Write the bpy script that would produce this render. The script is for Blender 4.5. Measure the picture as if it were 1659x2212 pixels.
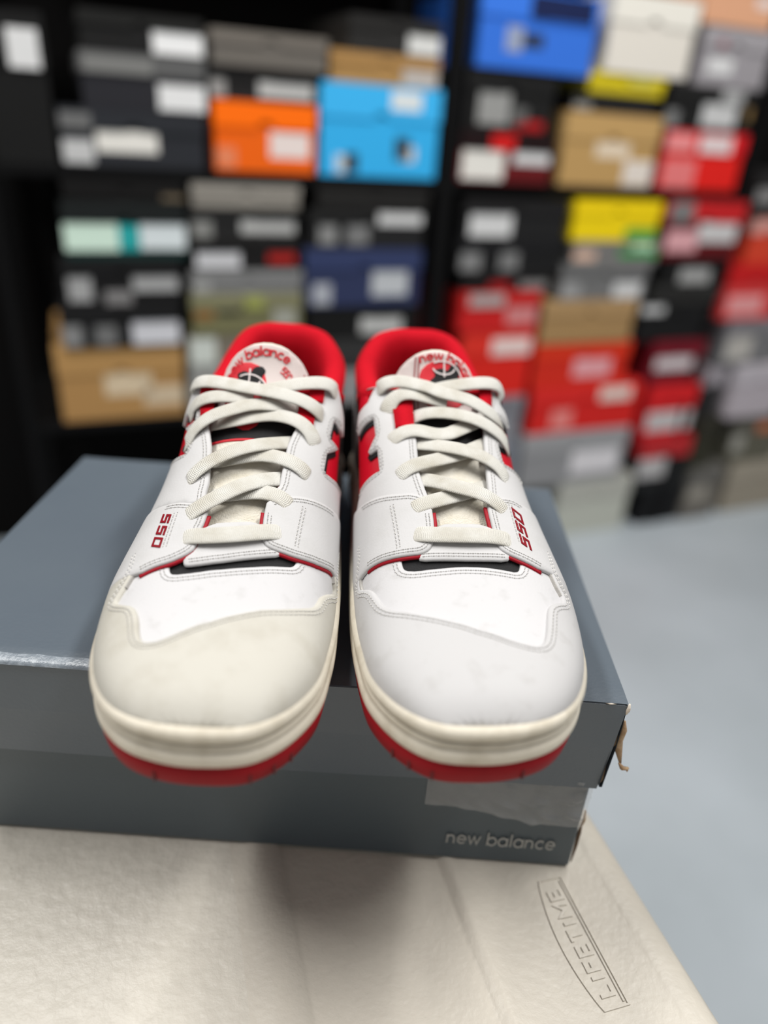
import bpy, bmesh, math, random
import numpy as np
from mathutils import Vector, Matrix
from mathutils.geometry import delaunay_2d_cdt

for _o in list(bpy.data.objects): bpy.data.objects.remove(_o)
SC = bpy.context.scene
COL = SC.collection
# ================================================================= camera
# world: table top z = 0, the sneaker carton's front right foot at the origin, y runs away from the camera
CAM_POS = (-0.12121, -0.28547, 0.37489)
PITCH, ROLL, YAW = 0.48856, 0.07108, -0.00149
def cam_basis():
    f = Vector((math.sin(YAW)*math.cos(PITCH), math.cos(YAW)*math.cos(PITCH), -math.sin(PITCH)))
    r0 = Vector((math.cos(YAW), -math.sin(YAW), 0)); u0 = r0.cross(f)
    return r0*math.cos(ROLL)+u0*math.sin(ROLL), u0*math.cos(ROLL)-r0*math.sin(ROLL), f
_r, _u, _f = cam_basis()
cd = bpy.data.cameras.new('camera'); cam = bpy.data.objects.new('camera', cd); COL.objects.link(cam)
cam.matrix_world = Matrix(((_r.x, _u.x, -_f.x, CAM_POS[0]), (_r.y, _u.y, -_f.y, CAM_POS[1]), (_r.z, _u.z, -_f.z, CAM_POS[2]), (0, 0, 0, 1)))
cd.sensor_fit = 'VERTICAL'; cd.sensor_height = 36.0; cd.lens = 36.0*1600/2212
cd.clip_start = .01
cd.dof.use_dof = True; cd.dof.focus_distance = .362; cd.dof.aperture_fstop = 2.25; cd.dof.aperture_blades = 0
SC.camera = cam
# ================================================================= light
wd = bpy.data.worlds.new('room_air'); SC.world = wd; wd.use_nodes = True
wd.node_tree.nodes['Background'].inputs[0].default_value = (1.0, .985, .97, 1)
wd.node_tree.nodes['Background'].inputs[1].default_value = .33
def area(name, loc, target, sx, sy, power, color=(1, .985, .96)):
    l = bpy.data.lights.new(name, 'AREA'); l.shape = 'RECTANGLE'; l.size = sx; l.size_y = sy; l.energy = power; l.color = color
    o = bpy.data.objects.new(name, l); COL.objects.link(o); o.location = loc
    o.rotation_euler = (Vector(target)-Vector(loc)).to_track_quat('-Z', 'Y').to_euler()
    return o
# two ceiling tubes over the table; two added aisle lamps to brighten the rack
area('ceiling_tube_left', (-1.30, -.05, 2.35), (-1.30, -.05, 0), .22, 1.2, 48)
area('ceiling_tube_right', (1.00, -.05, 2.35), (1.00, -.05, 0), .22, 1.2, 48)
area('aisle_fill', (-.75, .8, 2.35), (-.75, 1.2, 0), .22, 1.0, 18)
area('aisle_fill', (.75, .9, 2.35), (.75, 1.5, 0), .22, 1.0, 18)
SC.view_settings.view_transform = 'Standard'; SC.view_settings.look = 'None'
SC.view_settings.exposure = 0.0; SC.view_settings.gamma = 1.0; SC.view_settings.use_curve_mapping = False

# ================================================================= helpers
def lin(c):
    return tuple(((v/255)/12.92 if v/255 <= .04045 else ((v/255+.055)/1.055)**2.4) for v in c[:3])
def obj(name, verts, faces, mat, parent=None, smooth=False, label=None, kind=None, edges=()):
    me = bpy.data.meshes.new(name)
    me.from_pydata([tuple(map(float, v)) for v in verts], list(edges), [tuple(map(int, f)) for f in faces])
    if mat is not None: me.materials.append(mat)
    if smooth: me.polygons.foreach_set('use_smooth', [True]*len(me.polygons))
    me.update()
    o = bpy.data.objects.new(name, me); COL.objects.link(o)
    if parent is not None: o.parent = parent
    if label: o['label'] = label
    if kind: o['kind'] = kind
    return o
def from_bm(name, bm, mat, parent=None, smooth=False, **k):
    me = bpy.data.meshes.new(name); bm.to_mesh(me); bm.free()
    me.materials.append(mat)
    if smooth: me.polygons.foreach_set('use_smooth', [True]*len(me.polygons))
    o = bpy.data.objects.new(name, me); COL.objects.link(o)
    if parent is not None: o.parent = parent
    for a, b in k.items(): o[a] = b
    return o
def thing(name, label, cat, loc=(0, 0, 0), rz=0., group=None):
    o = bpy.data.objects.new(name, None); COL.objects.link(o); o.empty_display_size = .02
    o.location = loc; o.rotation_euler = (0, 0, rz); o['label'] = label; o['category'] = cat
    if group: o['group'] = group
    return o
def box_vf(x0, x1, y0, y1, z0, z1):
    v = [(x0, y0, z0), (x1, y0, z0), (x1, y1, z0), (x0, y1, z0), (x0, y0, z1), (x1, y0, z1), (x1, y1, z1), (x0, y1, z1)]
    return v, [(0, 3, 2, 1), (4, 5, 6, 7), (0, 1, 5, 4), (1, 2, 6, 5), (2, 3, 7, 6), (3, 0, 4, 7)]
def bevel_box(name, dims, mat, parent=None, r=.002, **k):
    bm = bmesh.new(); v, f = box_vf(*dims)
    vs = [bm.verts.new(p) for p in v]
    for q in f: bm.faces.new([vs[i] for i in q])
    bmesh.ops.bevel(bm, geom=bm.edges[:], offset=r, segments=2, affect='EDGES', profile=.5)
    return from_bm(name, bm, mat, parent, **k)

_M = {}
def mat(name, color, rough=.5, bump=0., bscale=300., var=0., vscale=20., vcolor=None, metal=0., spec=.5, coat=0., vlo=.45, vhi=.65, distort=0., sheen=0., trans=0., weave=None):
    """procedural surface: base colour, optional noise towards vcolor, optional fine bump"""
    if name in _M: return _M[name]
    m = bpy.data.materials.new(name); m.use_nodes = True; nt = m.node_tree; b = nt.nodes['Principled BSDF']
    L = nt.links.new
    b.inputs['Base Color'].default_value = (*color, 1); b.inputs['Roughness'].default_value = rough
    b.inputs['Metallic'].default_value = metal; b.inputs['Specular IOR Level'].default_value = spec
    b.inputs['Coat Weight'].default_value = coat; b.inputs['Sheen Weight'].default_value = sheen
    if trans: b.inputs['Transmission Weight'].default_value = trans
    tc = nt.nodes.new('ShaderNodeTexCoord')
    if var > 0:
        n = nt.nodes.new('ShaderNodeTexNoise'); n.inputs['Scale'].default_value = vscale; n.inputs['Detail'].default_value = 6; n.inputs['Roughness'].default_value = .6
        n.inputs['Distortion'].default_value = distort
        L(tc.outputs['Object'], n.inputs['Vector'])
        mr = nt.nodes.new('ShaderNodeMapRange'); mr.inputs['From Min'].default_value = vlo; mr.inputs['From Max'].default_value = vhi
        mr.inputs['To Min'].default_value = 0; mr.inputs['To Max'].default_value = var
        L(n.outputs['Fac'], mr.inputs['Value'])
        mx = nt.nodes.new('ShaderNodeMix'); mx.data_type = 'RGBA'
        mx.inputs[6].default_value = (*color, 1); mx.inputs[7].default_value = (*(vcolor or tuple(c*.6 for c in color)), 1)
        L(mr.outputs['Result'], mx.inputs[0]); L(mx.outputs[2], b.inputs['Base Color'])
    if bump > 0:
        if weave:
            n2 = nt.nodes.new('ShaderNodeTexWave'); n2.inputs['Scale'].default_value = bscale; n2.bands_direction = weave; n2.inputs['Distortion'].default_value = 0
            L(tc.outputs['UV'], n2.inputs['Vector']); src = n2.outputs['Fac']
        else:
            n2 = nt.nodes.new('ShaderNodeTexNoise'); n2.inputs['Scale'].default_value = bscale; n2.inputs['Detail'].default_value = 4
            L(tc.outputs['Object'], n2.inputs['Vector']); src = n2.outputs['Fac']
        bp = nt.nodes.new('ShaderNodeBump'); bp.inputs['Strength'].default_value = bump; bp.inputs['Distance'].default_value = .001
        L(src, bp.inputs['Height']); L(bp.outputs['Normal'], b.inputs['Normal'])
    _M[name] = m
    return m
def flat(rgb, rough=.55, tag='paint'):
    rgb = tuple(int(v) for v in rgb)
    return mat('%s_%d_%d_%d' % (tag, *rgb), lin(rgb), rough, spec=.2)

# ---- strokes: ribbons of a given width along 2D polylines (for lettering)
def ribbon(pts, w, closed=False):
    P = np.asarray(pts, float)
    if closed: P = np.vstack([P, P[:1]])
    keep = np.r_[True, np.hypot(*np.diff(P, axis=0).T) > 1e-9]; P = P[keep]
    n = len(P); V = []; F = []
    for i in range(n):
        if closed:
            a = P[i]-P[i-1] if i > 0 else P[-1]-P[-2]; b = P[i+1]-P[i] if i < n-1 else P[1]-P[0]
        else:
            a = P[i]-P[i-1] if i > 0 else P[1]-P[0]; b = P[i+1]-P[i] if i < n-1 else P[-1]-P[-2]
        a = a/np.linalg.norm(a); b = b/np.linalg.norm(b)
        na, nb = np.array([-a[1], a[0]]), np.array([-b[1], b[0]])
        m = na+nb; l = np.linalg.norm(m); m = m/l if l > 1e-6 else na
        k = min(1/max(m@na, .35), 2.2)
        V += [P[i]+m*k*w/2, P[i]-m*k*w/2]
        if i: F.append((2*i-2, 2*i-1, 2*i+1, 2*i))
    return V, F
def arc(cx, cy, r, a0, a1, n=18, ry=None):
    return [(cx+r*math.cos(math.radians(a0+(a1-a0)*k/n)), cy+(ry or r)*math.sin(math.radians(a0+(a1-a0)*k/n))) for k in range(n+1)]
# geometric lower-case letters, x-height 1: (advance, [strokes])
GLYPH = {
 'n': (1.12, [[(.12, 0), (.12, 1)], [(.12, .5)]+arc(.5, .55, .38, 180, 0)+[(.88, 0)]]),
 'e': (1.18, [[(.1, .5), (1.0, .5)]+arc(.55, .5, .45, 0, 320, 26)]),
 'w': (1.42, [[(.05, 1), (.38, .05), (.70, .95), (1.02, .05), (1.35, 1)]]),
 'b': (1.2, [[(.12, 1.5), (.12, 0)], arc(.6, .5, .47, 0, 360, 26)]),
 'a': (1.2, [[(1.05, 1), (1.05, 0)], arc(.57, .5, .47, 0, 360, 26)]),
 'l': (.42, [[(.2, 1.5), (.2, 0)]]),
 'c': (1.08, [arc(.57, .5, .46, 45, 315, 24)]),
 ' ': (.55, []),
 '5': (.98, [[(.85, 1.4), (.22, 1.4), (.16, .8)]+arc(.46, .48, .40, 125, -140, 20)]),
 '0': (1.02, [arc(.5, .7, .38, 0, 360, 26, .68)]),
 'L': (.95, [[(.12, 1.4), (.12, 0), (.8, 0)]]), 'I': (.5, [[(.25, 1.4), (.25, 0)]]),
 'F': (.95, [[(.85, 1.4), (.12, 1.4), (.12, 0)], [(.12, .72), (.7, .72)]]),
 'E': (1.0, [[(.88, 1.4), (.12, 1.4), (.12, 0), (.88, 0)], [(.12, .72), (.75, .72)]]),
 'T': (1.0, [[(.0, 1.4), (1.0, 1.4)], [(.5, 1.4), (.5, 0)]]),
 'M': (1.3, [[(.12, 0), (.12, 1.4), (.62, .5), (1.12, 1.4), (1.12, 0)]]),
}
def lettering(text, size, weight, track=.0):
    """list of (verts, faces) in text space, x along the line from 0, y up"""
    x = 0; V = []; F = []
    for ch in text:
        adv, strokes = GLYPH[ch]
        for si, st in enumerate(strokes):
            cl = len(st) > 6 and math.hypot(st[0][0]-st[-1][0], st[0][1]-st[-1][1]) < 1e-6
            v, f = ribbon(st[:-1] if cl else st, weight, cl)
            b = len(V); lift = si*5e-5; V += [((p[0]+x)*size, p[1]*size, lift) for p in v]; F += [tuple(i+b for i in q) for q in f]
        x += adv+track
    return V, F, x*size
def slab(V2, F2, fn, h0, h1):
    """raise flat 2D faces into a slab between heights h0 and h1 over the map fn(u, v, h)"""
    n = len(V2); U = np.array([p[0] for p in V2]); W = np.array([p[1] for p in V2])
    X = np.array([p[2] if len(p) > 2 else 0. for p in V2])
    V = np.vstack([fn(U, W, h1+X), fn(U, W, np.full(n, h0))])
    F = [tuple(f) for f in F2]
    cnt = {}
    for f in F2:
        for i in range(len(f)):
            a, b = f[i], f[(i+1) % len(f)]; cnt[(a, b)] = cnt.get((a, b), 0)+1
    for (a, b) in cnt:
        if (b, a) not in cnt: F.append((b, a, a+n, b+n))
    return V, F

# ================================================================= setting
FLOOR_Z = -.74
RA = np.array([.919, .394, 0.]); RN = np.array([-.394, .919, 0.]); RP = np.array([.7352, 1.8505, FLOOR_Z])
RANG = math.atan2(.394, .919)
def rk(s, d, z):                                        # rack space: along the rack, into the rack, above the floor
    return RP+RA*s+RN*d+np.array([0, 0, z])
m_floor = mat('painted_concrete_floor', lin((168, 176, 182)), .38, .25, 40, .55, 2.2, lin((140, 148, 152)), vlo=.35, vhi=.7)
v, f = box_vf(-4.5, 4.5, -2.5, 6, FLOOR_Z-.05, FLOOR_Z)
o = obj('floor', v, f, m_floor); o['kind'] = 'structure'; o['label'] = 'blue grey painted concrete floor'
m_wall = mat('black_wall_paint', lin((11, 10, 10)), .9, .2, 60, spec=.1)
v, f = box_vf(-4, 4, .42, .48, 0, 3.2)
o = obj('wall_back', [rk(*p) for p in v], f, m_wall); o['kind'] = 'structure'; o['label'] = 'black wall behind the shoebox rack'

# ================================================================= rack
m_rack = mat('black_metal', lin((9, 9, 10)), .7, .1, 200, spec=.12)
def rack_box(name, s0, s1, d0, d1, z0, z1, parent):
    v, f = box_vf(s0, s1, d0, d1, z0, z1)
    return obj(name, v, f, m_rack, parent)
def rack_unit(label, s0, s1, shelves):
    r = thing('storage_rack', label, 'rack', tuple(rk(0, 0, 0)), RANG, 'black shelving bays holding the shoeboxes')
    for s in (s0, s1):
        for d in (.006, .345): rack_box('upright', s-.009, s+.009, d, d+.022, 0, 2.1, r)
    for z in shelves:
        b = rack_box('shelf', s0+.009, s1-.009, .010, .365, z-.020, z, r)
    for z in (.05, 2.05):
        rack_box('crossbar', s0+.009, s1-.009, .350, .362, z, z+.03, r)
    return r
rack_unit('black shelving bay on the left holding the cyan and orange shoeboxes', -1.760, -.846, (.49, 1.0, 1.62))
rack_unit('black shelving bay on the right above the red floor pile', -.826, .028, (1.0, 1.72))

# ================================================================= background shoeboxes
BG = [
 ('tall black shoebox at the far left end of the rack with white end sticker','0',-1.746,-1.633,1,1.2364,(17,17,17),(17,17,17),((-1.696,-1.646,1.133,1.211,(215,215,215)),)),
 ('slate grey shoebox with wide white sticker low in the left stack of the rack','A',-1.631,-1.364,1,1.0958,(40,42,47),(40,42,47),((-1.567,-1.456,1.025,1.091,(225,222,215)),(-1.627,-1.573,1.004,1.043,(190,190,190)),(-1.627,-1.573,1.052,1.088,(105,105,105)))),
 ('grey printed shoebox resting on the slate grey shoebox','A',-1.585,-1.359,1.0966,1.1875,(38,38,43),(92,92,92),((-1.448,-1.362,1.101,1.143,(225,225,225)),(-1.575,-1.456,1.155,1.181,(120,120,118)))),
 ('black shoebox with white sticker topping the left stack of the upper shelf','A',-1.579,-1.359,1.1883,1.2507,(23,23,23),(26,26,25),((-1.452,-1.362,1.192,1.236,(235,235,235)),)),
 ('orange shoebox with white sticker on the upper shelf','B',-1.35,-1.139,1,1.1255,(236,98,10),(255,110,0),((-1.237,-1.154,1.028,1.075,(230,215,210)),(-1.345,-1.306,1.007,1.044,(225,130,90)))),  # last patch is whitish glare painted on the carton
 ('dark grey shoebox with two pale stickers resting on the orange shoebox','B',-1.355,-1.139,1.1263,1.1829,(31,30,30),(31,30,30),((-1.258,-1.148,1.135,1.1789,(190,190,188)),(-1.352,-1.322,1.13,1.173,(150,148,146)))),
 ('warm grey shoebox topping the stack above the orange shoebox','B',-1.35,-1.1205,1.1837,1.2411,(105,100,94),(112,106,99),()),
 ('large cyan blue shoebox with a notched lid on the upper shelf','C',-1.135,-0.864,1,1.1721,(52,172,232),(60,178,238),((-1.099,-1.077,1.006,1.041,(190,205,215)),(-1.077,-1.049,1.007,1.045,(40,44,50)),(-0.966,-0.932,1.035,1.079,(40,46,54)),(-0.948,-0.918,1.032,1.062,(205,210,215)),(-0.981,-0.912,1.129,1.165,(215,222,224)))),
 ('kraft brown shoebox resting on the cyan shoebox','C',-1.1175,-0.874,1.1729,1.2273,(168,128,76),(172,132,80),((-0.956,-0.877,1.177,1.216,(190,180,172)),)),
 ('charcoal shoebox with white sticker topping the stack above the cyan shoebox','C',-1.079,-0.876,1.2281,1.2899,(39,38,37),(36,35,34),((-0.95,-0.879,1.232,1.274,(215,215,212)),)),
 ('kraft brown shoebox with faded stickers at the bottom left of the rack','A2',-1.697,-1.434,0.49,0.6518,(170,130,80),(176,136,84),((-1.603,-1.505,0.543,0.597,(210,190,160)),(-1.524,-1.439,0.516,0.561,(200,180,152)))),
 ('black shoebox with one large white sticker resting on the bottom kraft shoebox','A2',-1.676,-1.434,0.6526,0.7366,(22,22,23),(22,22,23),((-1.536,-1.44,0.657,0.712,(205,205,210)),(-1.673,-1.635,0.657,0.701,(130,130,130)),(-1.61,-1.567,0.657,0.699,(110,110,110)))),
 ('black shoebox with three pale stickers below the mint shoebox','A2',-1.663,-1.426,0.7374,0.8317,(19,19,20),(19,19,20),((-1.65,-1.606,0.748,0.807,(160,160,160)),(-1.526,-1.436,0.767,0.819,(165,165,165)),(-1.582,-1.53,0.741,0.768,(128,126,126)))),
 ('mint and teal shoebox with white sticker on the lower left shelf','A2',-1.648,-1.412,0.8325,0.9371,(19,46,44),(22,26,26),((-1.645,-1.545,0.847,0.907,(205,228,212)),(-1.545,-1.505,0.848,0.895,(40,160,160)),(-1.504,-1.415,0.85,0.908,(212,220,222)))),
 ('black shoebox resting on the mint shoebox under the shelf','A2',-1.641,-1.411,0.9379,0.975,(18,17,17),(18,17,17),((-1.456,-1.414,0.942,0.963,(110,98,80)),)),
 ('pale grey shoebox half hidden behind the left sneaker','B2',-1.426,-1.168,0.49,0.6698,(150,150,146),(120,112,100),((-1.419,-1.363,0.573,0.6658,(200,205,198)),)),
 ('olive camouflage shoebox behind the left sneaker','B2',-1.414,-1.167,0.6706,0.7585,(112,110,78),(124,122,92),((-1.406,-1.365,0.707,0.742,(140,95,45)),(-1.297,-1.256,0.718,0.754,(150,155,85)),(-1.235,-1.183,0.688,0.733,(160,160,150)),(-1.357,-1.307,0.714,0.732,(36,36,34)))),
 ('silver grey shoebox resting on the olive camouflage shoebox','B2',-1.411,-1.166,0.7593,0.807,(122,122,122),(130,130,130),((-1.407,-1.368,0.763,0.803,(160,160,158)),)),
 ('black shoebox with a red round mark and white sticker','B2',-1.406,-1.171,0.8078,0.8671,(22,21,21),(22,21,21),((-1.396,-1.304,0.813,0.859,(205,205,208)),(-1.244,-1.184,0.822,0.863,(170,34,30)))),
 ('charcoal shoebox with pale stickers under the taupe shoebox','B2',-1.404,-1.174,0.8679,0.9305,(34,34,34),(31,31,31),((-1.3,-1.184,0.882,0.926,(180,180,178)),(-1.4,-1.359,0.872,0.92,(135,135,132)))),
 ('taupe grey shoebox directly under the middle of the upper shelf','B2',-1.4,-1.172,0.9313,0.976,(140,135,127),(146,141,133),()),
 ('dark grey shoebox in the gap behind the two sneakers','C2',-1.125,-0.865,0.49,0.6471,(43,43,43),(47,47,47),((-1.072,-0.995,0.495,0.575,(140,140,140)),)),
 ('black shoebox with white sticker under the navy shoebox','C2',-1.156,-0.875,0.6479,0.7267,(18,18,18),(19,19,19),((-1.023,-0.919,0.662,0.7227,(190,190,188)),)),
 ('navy blue shoebox with white sticker and round mark','C2',-1.164,-0.882,0.7275,0.8514,(44,52,84),(48,58,94),((-1.003,-0.915,0.749,0.823,(185,188,192)),(-1.144,-1.101,0.732,0.778,(165,168,176)))),
 ('black shoebox with three pale stickers resting on the navy shoebox','C2',-1.155,-0.878,0.8522,0.9325,(31,31,32),(29,29,29),((-0.995,-0.89,0.892,0.928,(205,205,205)),(-1.13,-1.09,0.861,0.916,(135,135,134)),(-1.067,-1.015,0.861,0.908,(120,120,120)))),
 ('plain dark grey shoebox under the upper shelf beside the dark upright','C2',-1.138,-0.877,0.9333,0.976,(33,32,31),(34,33,32),()),
 ('red and black shoebox with two white stickers on the right upper shelf','D',-0.815,-0.572,1,1.1024,(96,16,20),(26,7,9),((-0.805,-0.7,1.005,1.076,(225,222,215)),(-0.676,-0.581,1.04,1.082,(215,215,215)),(-0.739,-0.678,1.041,1.098,(205,24,24)))),
 ('black shoebox with grey lettering resting on the red and black shoebox','D',-0.809,-0.583,1.1032,1.2227,(23,23,23),(23,23,23),((-0.774,-0.696,1.116,1.181,(150,150,148)),(-0.689,-0.649,1.119,1.153,(95,95,94)),(-0.676,-0.604,1.108,1.128,(170,24,28)))),
 ('bright blue shoebox with navy band topping the right bay','D',-0.797,-0.506,1.2235,1.3662,(52,112,214),(56,118,222),((-0.68,-0.522,1.318,1.362,(22,34,76)),(-0.73,-0.69,1.255,1.301,(150,160,185)),(-0.69,-0.638,1.265,1.292,(46,56,78)))),
 ('kraft brown shoebox with white stickers on the right upper shelf','E',-0.55,-0.2765,1,1.155,(182,146,92),(186,150,96),((-0.456,-0.358,1.063,1.096,(222,204,180)),(-0.366,-0.281,1.005,1.06,(220,210,200)))),
 ('charcoal shoebox with a pale corner sticker above the right kraft shoebox','E',-0.535,-0.297,1.1558,1.195,(31,31,32),(29,29,29),((-0.53,-0.483,1.16,1.185,(150,150,146)),)),
 ('thin yellow shoebox between charcoal and white shoeboxes','E',-0.503,-0.287,1.1958,1.2368,(205,185,30),(215,195,30),((-0.392,-0.322,1.209,1.2328,(200,192,90)),)),
 ('white shoebox on the thin yellow shoebox near the top of the picture','E',-0.476,-0.2375,1.2376,1.388,(222,216,206),(230,226,216),()),
 ('red and pink shoebox at the right end of the upper shelf','F',-0.252,0.008,1,1.1338,(222,30,24),(214,26,34),((-0.249,-0.163,1.084,1.126,(232,140,140)),(-0.145,-0.042,1.079,1.126,(222,205,205)),(-0.24,-0.138,1.004,1.068,(225,120,120)))),
 ('black shoebox with white stickers resting on the red and pink shoebox','F',-0.2735,-0.005,1.1346,1.2299,(22,22,22),(25,25,25),((-0.162,-0.055,1.145,1.194,(195,195,195)),(-0.114,-0.048,1.197,1.2259,(165,165,165)),(-0.2705,-0.233,1.139,1.175,(120,120,120)),(-0.025,-0.008,1.164,1.2,(130,105,65)))),
 ('lilac grey shoebox with white sticker above the black shoebox','F',-0.211,0.007,1.2307,1.3528,(150,146,150),(156,152,156),((-0.178,-0.103,1.257,1.288,(215,215,215)),(-0.16,-0.136,1.309,1.327,(150,110,115)))),
 ('peach coloured shoebox at the top right corner','F',-0.2345,-0.015,1.3536,1.4629,(214,160,126),(218,166,132),((-0.08,-0.035,1.394,1.415,(225,210,205)),)),
 ('pale green grey shoebox lowest on the floor behind the box lid','G',-0.365,-0.0965,0,0.1873,(186,188,178),(176,176,168),()),
 ('grey shoebox with white sticker low in the floor pile','G',-0.524,-0.156,0.1881,0.3537,(140,140,142),(150,150,152),((-0.345,-0.179,0.216,0.308,(215,212,215)),)),
 ('red shoebox with cream sticker in the middle of the floor pile','G',-0.516,-0.1445,0.3545,0.4905,(206,34,30),(214,40,36),((-0.291,-0.183,0.414,0.481,(225,205,195)),(-0.44,-0.371,0.365,0.422,(225,130,125)))),
 ('orange red shoebox with pink sticker in the floor pile','G',-0.528,-0.217,0.4913,0.6145,(206,42,26),(216,52,26),((-0.397,-0.274,0.516,0.582,(226,160,165)),)),
 ('kraft brown shoebox resting on the orange red shoebox','G',-0.53,-0.234,0.6153,0.7273,(160,128,86),(168,136,94),()),
 ('grey shoebox with two white stickers above the lower kraft shoebox','G',-0.494,-0.22,0.7281,0.8178,(110,110,110),(104,104,104),((-0.322,-0.235,0.732,0.771,(205,205,205)),(-0.484,-0.427,0.733,0.773,(150,150,150)))),
 ('grey shoebox with green and peach stickers under the yellow shoebox','G',-0.47,-0.2035,0.8186,0.8743,(120,118,116),(120,118,116),((-0.329,-0.2065,0.836,0.87,(30,150,60)),(-0.29,-0.231,0.854,0.87,(190,220,195)),(-0.467,-0.401,0.827,0.869,(215,180,160)))),
 ('bright yellow shoebox with a green corner sticker under the right shelf','G',-0.486,-0.223,0.8751,0.9695,(236,206,10),(240,208,12),((-0.324,-0.226,0.879,0.906,(30,150,60)),)),
 ('slate grey shoebox low behind the right sneaker','H',-0.628,-0.535,0,0.3424,(120,124,132),(120,124,132),()),
 ('grey lilac shoebox behind the right sneaker','H',-0.671,-0.543,0.3432,0.4767,(130,130,136),(120,120,126),()),
 ('bright red shoebox with white sticker beside the right sneaker collar','H',-0.751,-0.54,0.4775,0.6563,(214,36,26),(216,48,36),((-0.665,-0.551,0.562,0.636,(228,205,200)),)),
 ('red shoebox with greyish pink stickers above the bright red shoebox','H',-0.771,-0.543,0.6571,0.7527,(196,30,30),(190,34,32),((-0.748,-0.65,0.708,0.7487,(165,158,156)),(-0.638,-0.551,0.673,0.731,(205,130,130)))),
 ('black shoebox with a grey sticker above the red shoeboxes','H',-0.772,-0.521,0.7535,0.799,(22,21,21),(23,22,22),((-0.607,-0.529,0.757,0.794,(135,135,134)),(-0.693,-0.636,0.757,0.788,(150,24,28)))),
 ('black shoebox with two round grey marks in the right bay','H',-0.792,-0.496,0.7998,0.8762,(22,22,23),(23,23,25),((-0.781,-0.727,0.804,0.865,(128,128,128)),(-0.675,-0.623,0.804,0.872,(120,120,120)))),
 ('black shoebox with one white sticker under the right shelf','H',-0.787,-0.503,0.877,0.9643,(27,27,28),(27,26,27),((-0.767,-0.655,0.882,0.947,(208,208,208)),)),
 ('black shoebox with white corner sticker on the floor','I',-0.047,0.1225,0,0.1277,(18,19,21),(18,19,21),()),
 ('dark red shoebox with white sticker low on the right','I',-0.0935,0.097,0.1285,0.3041,(27,29,30),(178,40,44),((-0.0905,0.014,0.172,0.244,(180,178,178)),)),
 ('red shoebox with broad grey sticker low on the right','I',-0.117,0.065,0.3049,0.4778,(196,26,34),(206,30,34),((-0.105,0.062,0.332,0.393,(190,186,186)),)),
 ('maroon shoebox with white sticker in the right pile','I',-0.1415,0.049,0.4786,0.6073,(104,14,28),(110,16,32),((-0.121,0.012,0.522,0.594,(205,196,198)),)),
 ('black shoebox resting on the maroon shoebox','I',-0.214,0.042,0.6081,0.7116,(19,19,20),(22,22,23),((-0.211,-0.136,0.686,0.7076,(200,200,200)),)),
 ('dark grey shoebox above the black box on the right','I',-0.198,0.042,0.7124,0.7611,(38,37,36),(40,40,39),()),
 ('black shoebox with square white sticker on the right','I',-0.172,0.06,0.7619,0.8314,(23,23,23),(23,23,23),((-0.106,0,0.766,0.824,(165,165,164)),)),
 ('red, black and white shoebox under the end of the right shelf','I',-0.2005,0.057,0.8322,0.976,(90,12,18),(190,30,34),((-0.089,0.041,0.874,0.939,(200,198,198)),(-0.19,-0.086,0.85,0.903,(215,160,165)),(-0.1975,-0.122,0.921,0.972,(120,118,118)))),
 ('beige shoebox on the floor at the right edge','J',0.304,0.562,0,0.1822,(150,142,128),(156,148,134),()),
 ('olive grey shoebox near the floor at the right edge','J',0.2665,0.478,0.183,0.3507,(92,90,78),(86,84,76),((0.2695,0.322,0.224,0.307,(150,148,140)),(0.361,0.423,0.264,0.322,(190,110,70)))),
 ('pale lilac shoebox at the right edge of the picture','J',0.1965,0.405,0.3515,0.5206,(176,168,174),(182,176,182),()),
 ('grey shoebox with cream sticker at the right edge','J',0.115,0.337,0.5214,0.6623,(112,112,114),(120,118,122),((0.133,0.232,0.538,0.612,(178,174,168)),)),
 ('red shoebox with pink top at the right edge','J',0.066,0.273,0.6631,0.8164,(206,60,60),(190,24,26),((0.086,0.217,0.677,0.73,(220,150,150)),)),
 ('orange red shoebox with pale sticker at the right edge','J',0.102,0.231,0.8172,0.9403,(204,64,40),(210,150,140),()),
 ('dark shoebox with grey sticker beside the right shelf end','J',0.069,0.18,0.9411,1.0537,(31,30,30),(34,33,33),((0.078,0.143,0.975,1.037,(130,128,128)),)),
 ('grey shoebox standing on the floor between the right piles','K',0.1255,0.2635,0,0.1884,(108,104,98),(100,98,94),((0.136,0.217,0.069,0.14,(150,145,135)),)),
 ('olive brown shoebox between the right piles','K',0.099,0.1935,0.1892,0.3577,(48,47,36),(46,44,36),()),
 ('black and grey shoebox in the gap between the right piles','K',0.089,0.167,0.3585,0.5141,(39,38,39),(150,144,150),())]
random.seed(5)
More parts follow.
